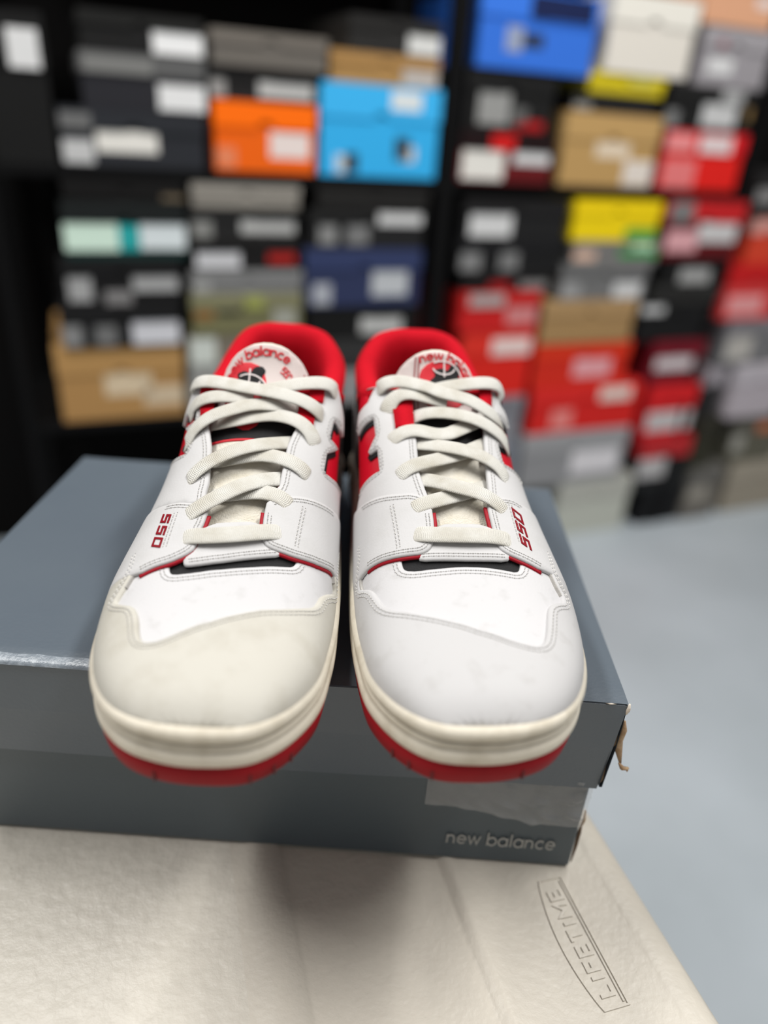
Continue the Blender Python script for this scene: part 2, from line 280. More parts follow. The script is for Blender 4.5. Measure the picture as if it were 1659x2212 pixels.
def bg_carton(label, col, s0, s1, z0, z1, body, lid, stickers):
    w, h = s1-s0, z1-z0
    jit = random.uniform(0, .012)
    r = thing('shoebox', label, 'shoebox', tuple(rk((s0+s1)/2, jit, z0)), RANG, 'shoeboxes stacked on the rack')
    lh = min(max(h*.36, .02), h*.6)
    x0, x1 = -w/2+.002, w/2-.002
    v, f = box_vf(x0+.002, x1-.002, .003, .330, 0, h-lh+.004)
    obj('carton_body', v, f, flat(body, .75, 'card'), r)
    # lid with a thumb notch in the middle of its front rim
    n0, zl, zt = .018, h-lh, h
    V = []; F = []
    prof = [(x0, zl), (-n0, zl)]+[(n0*math.cos(a)*-1, zl+min(.012, lh*.4)*math.sin(a)) for a in np.linspace(.25, math.pi-.25, 6)]+[(n0, zl), (x1, zl), (x1, zt), (x0, zt)]
    k = len(prof)
    V = [(p[0], 0., p[1]) for p in prof]+[(p[0], .003, p[1]) for p in prof]
    F = [tuple(range(k))]+[tuple(range(2*k-1, k-1, -1))]+[(i, i+k, (i+1) % k+k, (i+1) % k) for i in range(k)]
    for q in ((x0, x1, .003, .333, zt-.002, zt), (x0, x0+.002, .003, .333, zl, zt-.002), (x1-.002, x1, .003, .333, zl, zt-.002), (x0, x1, .330, .333, zl, zt-.002)):
        v2, f2 = box_vf(*q); b = len(V); V += v2; F += [tuple(i+b for i in t) for t in f2]
    obj('lid', V, F, flat(lid, .75, 'card'), r)
    sc_ = (s0+s1)/2
    for (a, b, c, d, colr) in stickers:
        zc = (c+d)/2-z0
        if d-z0 > zl and c-z0 < zl-.004 and zc < zl: d2, c2 = min(d, z0+zl-.001), c
        else: c2, d2 = (max(c, z0+zl) if zc >= zl else c), d
        fr = -.0006 if (c2+d2)/2-z0 >= zl else .0024
        v, f = box_vf(a-sc_, b-sc_, fr, fr+.0006, c2-z0, d2-z0)
        obj('sticker', v, f, flat(colr, .55, 'paper'), r)  # paper stickers, plus the painted glare patch on the orange carton
    return r
for e in BG: bg_carton(*e)

# ================================================================= folding table
TE = np.array([-.3087, .9512, 0.]); TM = np.array([-.9512, -.3087, 0.])     # along the edge (away), inward
TP = np.array([.0395, -.010, 0.])                                        # a point on the outer edge
def tb(t, e, z): return TP+TM*t+TE*e+np.array([0, 0, z])
m_table = mat('speckled_almond_plastic', lin((194, 188, 176)), .45, .45, 260, .4, 60, lin((180, 174, 163)), vlo=.35, vhi=.7)
m_tablec = mat('pebbled_almond_plastic', lin((196, 191, 180)), .45, 1.0, 170, .45, 70, lin((180, 175, 164)), vlo=.35, vhi=.7)
table = thing('folding_table', 'almond plastic folding table top with moulded border carrying the sneaker carton', 'table')
prof = [(.010, -.045), (.003, -.040), (.0, -.030), (.0, -.012), (.0015, -.0055), (.005, -.0018), (.010, -.0004), (.0175, 0.), (.0195, -.0004), (.0215, -.0009),
        (.060, -.0009), (.097, -.0009), (.0995, .0), (.1040, .0), (.1065, -.0028), (.109, -.0034), (.150, -.0034), (.191, -.0034), (.1935, -.0028), (.1965, .0002), (.2100, .0002), (.2135, -.0012), (.222, -.0014)]
E0, E1 = -1.25, .385
RC = .045
V = []; F = []
es = np.r_[np.linspace(E0, E1-RC, 24), E1-RC+RC*np.sin(np.linspace(.15, np.pi/2, 8))]
for e in es:
    tin = 0 if e < E1-RC else RC-math.sqrt(max(RC**2-(e-E1+RC)**2, 0))
    for (t, z) in prof: V.append(tb(max(t, tin+min(t, .01)) if tin else t, e, z))
k = len(prof)
for i in range(len(es)-1):
    for j in range(k-1): F.append((i*k+j, (i+1)*k+j, (i+1)*k+j+1, i*k+j+1))
obj('border', V, F, m_table, table, True)
nb = 30
V = []; F = []
for i, t in enumerate(np.linspace(.222, .76, nb)):
    for j, e in enumerate(np.linspace(E0, E1, 60)): V.append(tb(t, e, -.0014))
for i in range(nb-1):
    for j in range(59): F.append((i*60+j, i*60+j+1, (i+1)*60+j+1, (i+1)*60+j))
obj('centre_panel', V, F, m_tablec, table, True)
# far skirt and underside
v = [tb(.0, E1-RC, -.03), tb(.045, E1, -.002), tb(.76, E1, -.0014), tb(.76, E1, -.045), tb(.045, E1, -.045), tb(.76, E0, -.045), tb(.01, E0, -.045), tb(.01, E1-RC, -.045), tb(.76, E0, -.0014)]
obj('skirt', v, [(1, 4, 3, 2), (0, 7, 4, 1), (7, 6, 5, 3, 4), (2, 3, 5, 8)], m_table, table)
for (t, e) in ((.12, .25), (.64, .25), (.12, -1.1), (.64, -1.1)):
    bm = bmesh.new(); bmesh.ops.create_cone(bm, cap_ends=True, segments=16, radius1=.014, radius2=.014, depth=.695)
    o = from_bm('leg', bm, mat('grey_steel', lin((120, 120, 122)), .4, metal=.6), table, True); o.location = Vector(tb(t, e, -.045-.3475))
# moulded emblem
def emb(x, y, h):                                       # text space: x along the edge away from the camera, y inward
    x, y, h = np.broadcast_arrays(np.asarray(x, float), np.asarray(y, float), np.asarray(h, float))
    return TP+TM*y[..., None]+TE*x[..., None]+np.array([0, 0, 1.])*(h[..., None]-.0009)
e0 = float(np.dot(np.array([.014, -.074, 0])-TP, TE)); e1 = float(np.dot(np.array([-.012, -.008, 0])-TP, TE))
t0_, t1_ = .0425, .0605
em = []
V, F, wdt = lettering('LIFETIME', .0050, .30, .22)
sx = (e1-e0-.010)/wdt
V = [(p[0]*sx+e0+.0055, p[1]+t0_+.0048, p[2]) for p in V]
v3, f3 = slab(V, F, emb, -.0002, .0008)
obj('emblem_lettering', v3, f3, m_table, table, label='moulded capital letters of the table emblem')
arch = [(e0+(e1-e0)*u, t1_-.0045+.0055*math.sin(math.pi*u)**.8) for u in np.linspace(0, 1, 25)]
fr = [(e0, t0_), (e1, t0_)]+arch[::-1]
for nm, pts in (('emblem_frame', fr), ('emblem_frame', [(e0+.0018, t0_+.0017), (e1-.0018, t0_+.0017)])):
    V, F = ribbon(pts, .0009, nm == 'emblem_frame' and len(pts) > 4)
    v3, f3 = slab(V, F, emb, -.0002, .0008)
    obj(nm, v3, f3, m_table, table)

# ================================================================= the sneaker carton
BL, BD, BH, LH, LO = .352, 0.22869, 0.1289, 0.06196, 0.00476
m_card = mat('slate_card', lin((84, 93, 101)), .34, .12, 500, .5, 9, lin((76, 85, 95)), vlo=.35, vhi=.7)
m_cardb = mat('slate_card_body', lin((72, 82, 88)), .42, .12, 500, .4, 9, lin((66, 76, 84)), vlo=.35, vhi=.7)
m_kraft = mat('torn_kraft', lin((150, 122, 92)), .9, .6, 300, .6, 120, lin((190, 168, 138)))
carton = thing('sneaker_carton', 'slate blue grey shoebox with worn lid corner under the pair of sneakers', 'shoebox')
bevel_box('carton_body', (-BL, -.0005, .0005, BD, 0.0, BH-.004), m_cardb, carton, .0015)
# lid: gently sagging top, four rims, worn edges
nx, ny = 60, 90
V = []; F = []
X0, X1, YA, YB = -BL-LO, LO, -LO, BD+LO
def lid_z(u, w): return BH-.0014*max(0, 1-w/.035)*(1-.8*u)-.0018*math.sin(math.pi*u)*math.sin(math.pi*w)**.6+.0006*math.sin(9*u+4*w)
for j in range(ny+1):
    for i in range(nx+1):
        u, w = i/nx, j/ny
        V.append((X0+(X1-X0)*u, YA+(YB-YA)*w, lid_z(u, w)))
for j in range(ny):
    for i in range(nx):
        a = j*(nx+1)+i; F.append((a, a+1, a+nx+2, a+nx+1))
lid_top = obj('lid_top', V, F, m_card, carton, True)
lid_top['label'] = 'flat slate lid top'
def rim(name, p0, p1, outn, z_of, hh, n=40, th=.0016, skew=(0., 0.)):
    """hanging rim panel between two lid corners"""
    V = []; F = []
    for i in range(n+1):
        u = i/n; x = p0[0]+(p1[0]-p0[0])*u; y = p0[1]+(p1[1]-p0[1])*u
        h = hh(u) if callable(hh) else hh
        zt = z_of(u)
        bow = .0012*math.sin(math.pi*u)
        for (zz, oo) in ((zt-.0003, -.0012), (zt-.0012, 0), (zt-h*.5, bow), (zt-h, bow*.8-.0016), (zt-h, -th-.0016), (zt-.001, -th)):
            V.append((x+outn[0]*oo+(skew[0] if zz < zt-.002 else 0)*(zt-zz)/h*(1 if u > .5 else -1)*abs(2*u-1)**8, y+outn[1]*oo, zz))
    for i in range(n):
        for j in range(5):
            a = i*6+j; F.append((a, a+6, a+7, a+1))
    return obj(name, V, F, m_card, carton, False)
def torn(u):                                            # the right rim is ripped near the front corner
    if u < .03: return LH*.93
    if u < .12: return LH*(.80-.10*math.sin(u*90))
    if u < .30: return LH*(.55+.10*math.sin(u*70))
    return LH
rim('lid_rim', (X0, YA), (X1, YA), (0, -1), lambda u: lid_z(u, 0), lambda u: LH*(1-.02*u), skew=(-.0035, 0))
rim('lid_rim', (X1, YB), (X0, YB), (0, 1), lambda u: lid_z(1-u, 1), LH)
rim('lid_rim', (X1, YA), (X1, YB), (1, 0), lambda u: lid_z(1, u), torn, 80)
rim('lid_rim', (X0, YB), (X0, YA), (-1, 0), lambda u: lid_z(0, 1-u), LH)
# worn, pale kraft showing at the corner and along the tear
def crumb(name, pts, r, material, parent):
    V = []; F = []
    rnd = random.Random(len(pts)*7+int(abs(pts[0][0])*1e5))
    for i, p in enumerate(pts):
        rr = r*(.35 if i in (0, len(pts)-1) else rnd.uniform(.7, 1.2))
        for k in range(6):
            a = k*math.pi/3
            V.append((p[0]+rr*math.cos(a)*rnd.uniform(.6, 1.1), p[1]+rr*.7*math.sin(a), p[2]+rr*.35*math.sin(a+1)))
    for i in range(len(pts)-1):
        for k in range(6): F.append((i*6+k, i*6+(k+1) % 6, i*6+6+(k+1) % 6, i*6+6+k))
    F += [tuple(range(5, -1, -1)), tuple(range(len(pts)*6-6, len(pts)*6))]
    return obj(name, V, F, material, parent, True)
m_pale = mat('scuffed_kraft', lin((214, 204, 190)), .9, .5, 300)
crumb('corner_scuff', [(X1+.0003, YA-.0003, BH+.0003), (X1+.0004, YA-.0003, BH-.0035), (X1+.0002, YA, BH-.0065)], .0014, m_pale, carton)
crumb('corner_scuff', [(X1-.011, YA+.0004, BH-.0004), (X1-.009, YA-.0002, BH-.0002), (X1-.006, YA+.0003, BH-.0006)], .0010, m_pale, carton)
crumb('torn_strip', [(X1+.0008, YA+.001, BH-.012), (X1+.0018, YA+.002, BH-.020), (X1+.0012, YA+.003, BH-.028), (X1+.0034, YA+.003, BH-.036), (X1+.0052, YA+.002, BH-.0415)], .0021, m_kraft, carton)
crumb('torn_strip', [(X1+.0040, YA+.001, BH-.0405), (X1+.0065, YA+.0005, BH-.0435), (X1+.0085, YA, BH-.0430), (X1+.0092, YA+.0006, BH-.0455)], .0015, m_kraft, carton)
crumb('torn_strip', [(X1+.0002, YA+.010, BH-.030), (X1+.0006, YA+.006, BH-.040), (X1-.001, YA+.003, BH-.052), (X1-.003, YA+.002, BH-.0575)], .0016, m_kraft, carton)
# highlight painted on the crease, left part of the lid's front edge
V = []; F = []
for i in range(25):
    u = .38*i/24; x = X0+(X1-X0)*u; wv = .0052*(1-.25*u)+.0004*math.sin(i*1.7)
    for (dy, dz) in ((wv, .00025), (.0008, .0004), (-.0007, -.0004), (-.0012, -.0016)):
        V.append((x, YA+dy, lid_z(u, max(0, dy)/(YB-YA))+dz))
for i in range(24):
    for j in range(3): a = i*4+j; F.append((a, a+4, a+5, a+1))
obj('crease_highlight', V, F, mat('slate_card_highlight', lin((112, 120, 128)), .3, .4, 500, .7, 220, lin((150, 157, 164))), carton, True, label='pale painted highlight on the lid edge crease')
# scuffed kraft on the body's ripped right front edge
crumb('corner_scuff', [(.0, .001, .004), (.0006, .0015, .016), (.0010, .0022, .027), (.0012, .0030, .036)], .0016, mat('dark_kraft', lin((96, 76, 58)), .9, .5, 300), carton)
crumb('corner_scuff', [(.0004, .0006, .034), (.0008, .0004, .039), (.0006, .0012, .046)], .0013, m_kraft, carton)
# wrinkled clear tape across the right front of the body
m_tape = mat('clear_tape', (.62, .62, .62), .16, .35, 120, .5, 60, (.5, .5, .5), spec=.8)
_nt = m_tape.node_tree; _b = _nt.nodes['Principled BSDF']; _b.inputs['Alpha'].default_value = .26
V = []; F = []; nx, ny = 70, 20
rt = random.Random(3)
for j in range(ny+1):
    for i in range(nx+1):
        u, w = i/nx, j/ny
        x = -.088+(.0885)*u; zt = BH-LH+.006; zb = .0445-.011*u+.0015*math.sin(7*u)
        z = zb+(zt-zb)*w
        wr = .0012*math.sin(30*u+9*w+3*math.sin(5*w))+.0014*math.sin(13*u-17*w)*u+.0009*math.sin(60*u*w)
        V.append((x, -.0008-max(0, wr*(.3+u)), z))
for j in range(ny):
    for i in range(nx):
        a = j*(nx+1)+i; F.append((a, a+1, a+nx+2, a+nx+1))
obj('tape_strip', V, F, m_tape, carton, True, label='wrinkled clear packing tape')
# printed wordmark
def front(u, w, h):
    u, w, h = np.broadcast_arrays(np.asarray(u, float), np.asarray(w, float), np.asarray(h, float))
    return np.stack([u, -.0006-h, w], -1)
V, F, wdt = lettering('new balance', .0068, .17, .06)
sx = .0625/wdt
V = [(-.0735+p[0]*sx, .0145+p[1], p[2]) for p in V]
v3, f3 = slab(V, F, front, 0, .00012)
obj('printed_wordmark', v3, f3, mat('pale_grey_ink', lin((158, 158, 154)), .6), carton, label='pale grey printed wordmark')

# ================================================================= sneaker materials
white = (205, 205, 208)
m_leather = mat('white_leather', lin((190, 189, 189)), .6, .10, 900, .45, 45, lin((173, 172, 169)), vlo=.5, vhi=.8, spec=.2)
m_vamp = mat('white_vamp_leather', lin((193, 192, 193)), .6, .10, 900, .4, 95, lin((160, 158, 155)), vlo=.55, vhi=.78, spec=.2)
m_toe = mat('speckled_toe_leather', lin((183, 182, 182)), .6, .10, 900, .4, 80, lin((152, 149, 145)), vlo=.55, vhi=.78, spec=.2)
m_cream = mat('aged_toe_leather', lin((185, 182, 173)), .6, .12, 700, .5, 48, lin((158, 152, 138)), vlo=.46, vhi=.78, spec=.2)
m_mid = mat('cream_midsole_rubber', lin((206, 199, 184)), .6, .18, 500, .65, 60, lin((168, 158, 138)), vlo=.48, vhi=.72, spec=.2)
m_red_sole = mat('red_rubber', lin((138, 14, 24)), .65, .15, 400, .4, 50, lin((114, 10, 20)), spec=.15)
m_red_leather = mat('red_leather', lin((190, 14, 36)), .38, .12, 700)
m_red_pipe = mat('red_edge', lin((150, 12, 30)), .5, spec=.2)
m_red_fab = mat('red_lining_fabric', lin((182, 8, 28)), .9, .35, 1500, .3, 80, lin((168, 8, 24)), spec=.15)
m_red_print = mat('red_print', lin((204, 24, 40)), .6)
m_black = mat('black_leather', lin((20, 20, 22)), .6, .15, 600, spec=.2)
m_blackfab = mat('black_mesh_fabric', lin((18, 18, 20)), .85, .6, 1400)
m_grey_edge = mat('raw_grey_edge', lin((168, 165, 160)), .7, .3, 800)
m_thread = mat('white_thread', lin((190, 188, 184)), .7)
m_hole = mat('stitch_hole_grey', lin((112, 110, 108)), .8)
m_eye = mat('eyelet_dark', lin((30, 28, 26)), .8)
m_label = mat('tongue_label_white', lin((212, 199, 195)), .6, .08, 600)
m_line = mat('white_print', lin((222, 212, 210)), .6)
# cotton laces: herringbone weave relief from their own UVs
def lace_material():
    m = bpy.data.materials.new('woven_cotton'); m.use_nodes = True; nt = m.node_tree; b = nt.nodes['Principled BSDF']; L = nt.links.new
    b.inputs['Roughness'].default_value = .85; b.inputs['Sheen Weight'].default_value = .15
    tc = nt.nodes.new('ShaderNodeTexCoord'); sp = nt.nodes.new('ShaderNodeSeparateXYZ'); L(tc.outputs['UV'], sp.inputs[0])
    def mth(op, a, bb=None):
        n = nt.nodes.new('ShaderNodeMath'); n.operation = op
        for i, q in enumerate((a, bb)):
            if q is None: continue
            if isinstance(q, (int, float)): n.inputs[i].default_value = q
            else: L(q, n.inputs[i])
        return n.outputs[0]
    zig = mth('PINGPONG', mth('MULTIPLY', sp.outputs['Y'], 12.0), 1.0)
    ph = mth('ADD', mth('MULTIPLY', sp.outputs['X'], 7000.0), mth('MULTIPLY', zig, 4.0))
    h = mth('SINE', ph)
    no = nt.nodes.new('ShaderNodeTexNoise'); no.inputs['Scale'].default_value = 900; L(tc.outputs['Object'], no.inputs['Vector'])
    hh = mth('ADD', h, mth('MULTIPLY', no.outputs['Fac'], 2.4))
    bp = nt.nodes.new('ShaderNodeBump'); bp.inputs['Strength'].default_value = .42; bp.inputs['Distance'].default_value = .0004
    L(hh, bp.inputs['Height']); L(bp.outputs['Normal'], b.inputs['Normal'])
    n2 = nt.nodes.new('ShaderNodeTexNoise'); n2.inputs['Scale'].default_value = 70; n2.inputs['Detail'].default_value = 5; L(tc.outputs['Object'], n2.inputs['Vector'])
    mr = nt.nodes.new('ShaderNodeMapRange'); mr.inputs[1].default_value = .4; mr.inputs[2].default_value = .75; L(n2.outputs['Fac'], mr.inputs[0])
    mx = nt.nodes.new('ShaderNodeMix'); mx.data_type = 'RGBA'; mx.inputs[6].default_value = (*lin((200, 198, 191)), 1); mx.inputs[7].default_value = (*lin((178, 173, 160)), 1)
    L(mr.outputs[0], mx.inputs[0]); L(mx.outputs[2], b.inputs['Base Color'])
    return m
m_lace = lace_material()
def mesh_fabric():
    m = mat('cream_mesh_fabric', lin((210, 205, 193)), .9, .7, 1100, .5, 90, lin((194, 185, 164)))
    return m
m_meshf = mesh_fabric()

# ---------------------------------------------------------------- shoe form (metres, toe at y=0, heel at y=.302)
SHOE_LEN = .302
OUT_PTS = [(-.010,0),(.0079,.0015),(.0246,.0095),(.0384,.026),(.0488,.050),(.0545,.078),(.0552,.100),(.0522,.130),(.0470,.165),
           (.0434,.200),(.0415,.240),(.0385,.268),(.0305,.289),(.014,.3008),(-.002,.3025),(-.018,.3005),(-.0350,.289),(-.0435,.268),
           (-.0425,.240),(-.0448,.205),(-.0472,.175),(-.0500,.145),(-.0522,.113),(-.0530,.085),(-.0520,.062),(-.0490,.038),(-.0395,.0165),(-.0269,.0035)]
def closed_spline(P, n=24):
    P = np.asarray(P, float); out = []
    N = len(P)
    for i in range(N):
        p0, p1, p2, p3 = P[i-1], P[i], P[(i+1) % N], P[(i+2) % N]
        for k in range(n):
            t = k/n
            out.append(.5*((2*p1)+(-p0+p2)*t+(2*p0-5*p1+4*p2-p3)*t*t+(-p0+3*p1-3*p2+p3)*t**3))
    return np.array(out)
def curve1(xs, ys):
    xs = np.asarray(xs, float); ys = np.asarray(ys, float)
    d = np.gradient(ys, xs)
    def f(x):
        x = np.clip(np.asarray(x, float), xs[0], xs[-1])
        i = np.clip(np.searchsorted(xs, x, side='right')-1, 0, len(xs)-2)
        h = xs[i+1]-xs[i]; t = (x-xs[i])/h
        return ((2*t**3-3*t*t+1)*ys[i]+(t**3-2*t*t+t)*h*d[i]+(-2*t**3+3*t*t)*ys[i+1]+(t**3-t*t)*h*d[i+1])
    return f
OUTLINE = closed_spline(OUT_PTS)                       # counter-clockwise seen from above: toe, lateral (+x), heel, medial
def offset_outline(d):
    T = np.roll(OUTLINE, -1, 0)-np.roll(OUTLINE, 1, 0)
    T /= np.linalg.norm(T, axis=1)[:, None]
    Nn = np.stack([T[:, 1], -T[:, 0]], 1)              # outward
    return OUTLINE+Nn*d
def spring(y):                                         # toe spring of the sole bottom
    y = np.asarray(y, float)
    return .0095*np.clip(1-y/.085, 0, 1)**2+.003*np.clip((y-.27)/.03, 0, 1)**2
def sole_top(y):
    return spring(y)+curve1([0, .08, .16, .24, .302], [.0295, .0295, .0305, .033, .034])(y)
_in = offset_outline(-.0028)
_toe = int(np.argmin(_in[:, 1])); _heel = int(np.argmax(_in[:, 1]))
_lat = np.array([_in[i % len(_in)] for i in range(_toe, _heel+1 if _heel > _toe else _heel+1+len(_in))])
_med = np.array([_in[i % len(_in)] for i in range(_heel, _toe+len(_in)+1)])[::-1]
Y0, Y1 = float(_in[_toe, 1]), float(_in[_heel, 1])
def _mono(b):
    k = np.maximum.accumulate(b[:, 1]); keep = np.r_[True, np.diff(k) > 1e-7]
    return b[keep, 1], b[keep, 0]
_ly, _lx = _mono(_lat); _my, _mx = _mono(_med)
RIDGE = curve1([0, .006, .014, .025, .040, .056, .070, .085, .100, .120, .145, .170, .195, .215, .24, .27, .302],
               [.0375, .0425, .0458, .0485, .0505, .0530, .0570, .0625, .0690, .0778, .0880, .0980, .1095, .1215, .134, .146, .16])
EXPO = curve1([0, .02, .05, .08, .11, .13, .15, .17, .19, .215, .25, .302], [2.3, 2.45, 2.5, 2.35, 2.25, 2.35, 2.7, 3.5, 5.2, 6.5, 4.6, 3.4])
BULGE = curve1([0, .10, .125, .15, .18, .21, .25, .28, .302], [0, 0, .0012, .0036, .0060, .0068, .0060, .003, 0])   # padded inner side
def ridge(y):
    y = np.asarray(y, float)
    t = np.clip((y-Y0)/.012, 0, 1)
    s = np.sqrt(np.clip(1-(1-t)**2, 0, 1))             # blunt toe
    zs = sole_top(y)-.002
    return zs+(RIDGE(y)-zs)*s
def surf(y, w):
    """upper surface: y along the shoe, w from -1 (medial edge of the sole) over 0 (ridge) to 1 (lateral edge)"""
    y, w = np.broadcast_arrays(np.asarray(y, float), np.asarray(w, float))
    xl = np.interp(y, _ly, _lx); xm = np.interp(y, _my, _mx)
    xc = .5*(xl+xm); b = .5*(xl-xm)
    th = (1-np.abs(w))*np.pi/2
    e = 2/EXPO(y)
    zs = sole_top(y)-.002
    x = xc+np.sign(w)*b*np.clip(np.cos(th), 0, 1)**e-(w < 0)*BULGE(y)*np.sin(np.clip(2*th, 0, np.pi))
    z = zs+(ridge(y)-zs)*np.clip(np.sin(th), 0, 1)**e
    return np.stack([x, y, z], -1)
def surf_n(y, w):
    y = np.clip(np.asarray(y, float), Y0+4e-4, Y1-4e-4); w = np.clip(np.asarray(w, float), -.995, .995)
    a = surf(y+2e-4, w)-surf(y-2e-4, w)
    s = np.where(np.abs(w) < .006, np.where(w < 0, -.006, .006), w)*0+w
    b = surf(y, s+4e-3)-surf(y, s-4e-3)
    n = np.cross(b, a); n /= np.linalg.norm(n, axis=-1)[..., None]+1e-12
    n = np.where(n[..., 2:3] < -.2, -n, n)
    return n
def at(y, w, off=0.):
    y, w = np.broadcast_arrays(np.asarray(y, float), np.asarray(w, float))
    return surf(y, w)+surf_n(y, w)*np.asarray(off)[..., None]

# ---------------------------------------------------------------- tongue form: s along the centre line (metres), t across
TC = np.array([(.078,.0562),(.10,.0662),(.12,.0752),(.145,.0850),(.165,.0937),(.180,.1015),(.190,.1105),(.197,.1195),(.2015,.1285),(.2040,.1375)])
_tl = np.r_[0, np.cumsum(np.hypot(*np.diff(TC, axis=0).T))]
T_LEN = float(_tl[-1])
_ty = curve1(_tl, TC[:, 0]); _tz = curve1(_tl, TC[:, 1])
T_X = curve1([0, .06, .1, T_LEN], [-.001, -.0015, -.003, -.0035])
def tongue(s, t, off=0.):
    s, t = np.broadcast_arrays(np.asarray(s, float), np.asarray(t, float))
    dy = _ty(s+5e-4)-_ty(s-5e-4); dz = _tz(s+5e-4)-_tz(s-5e-4)
    l = np.hypot(dy, dz); ny, nz = -dz/l, dy/l
    k = curve1([0, .08, .115, T_LEN], [9., 9., 11., 13.])(s)
    drop = k*t*t
    n = np.stack([2*k*t, ny, nz], -1); n /= np.linalg.norm(n, axis=-1)[..., None]
    P = np.stack([T_X(s)+t*(1-3.5*k*abs(t)*.1), _ty(s)-ny*drop, _tz(s)-nz*drop], -1)
    return P+n*np.asarray(off)[..., None]

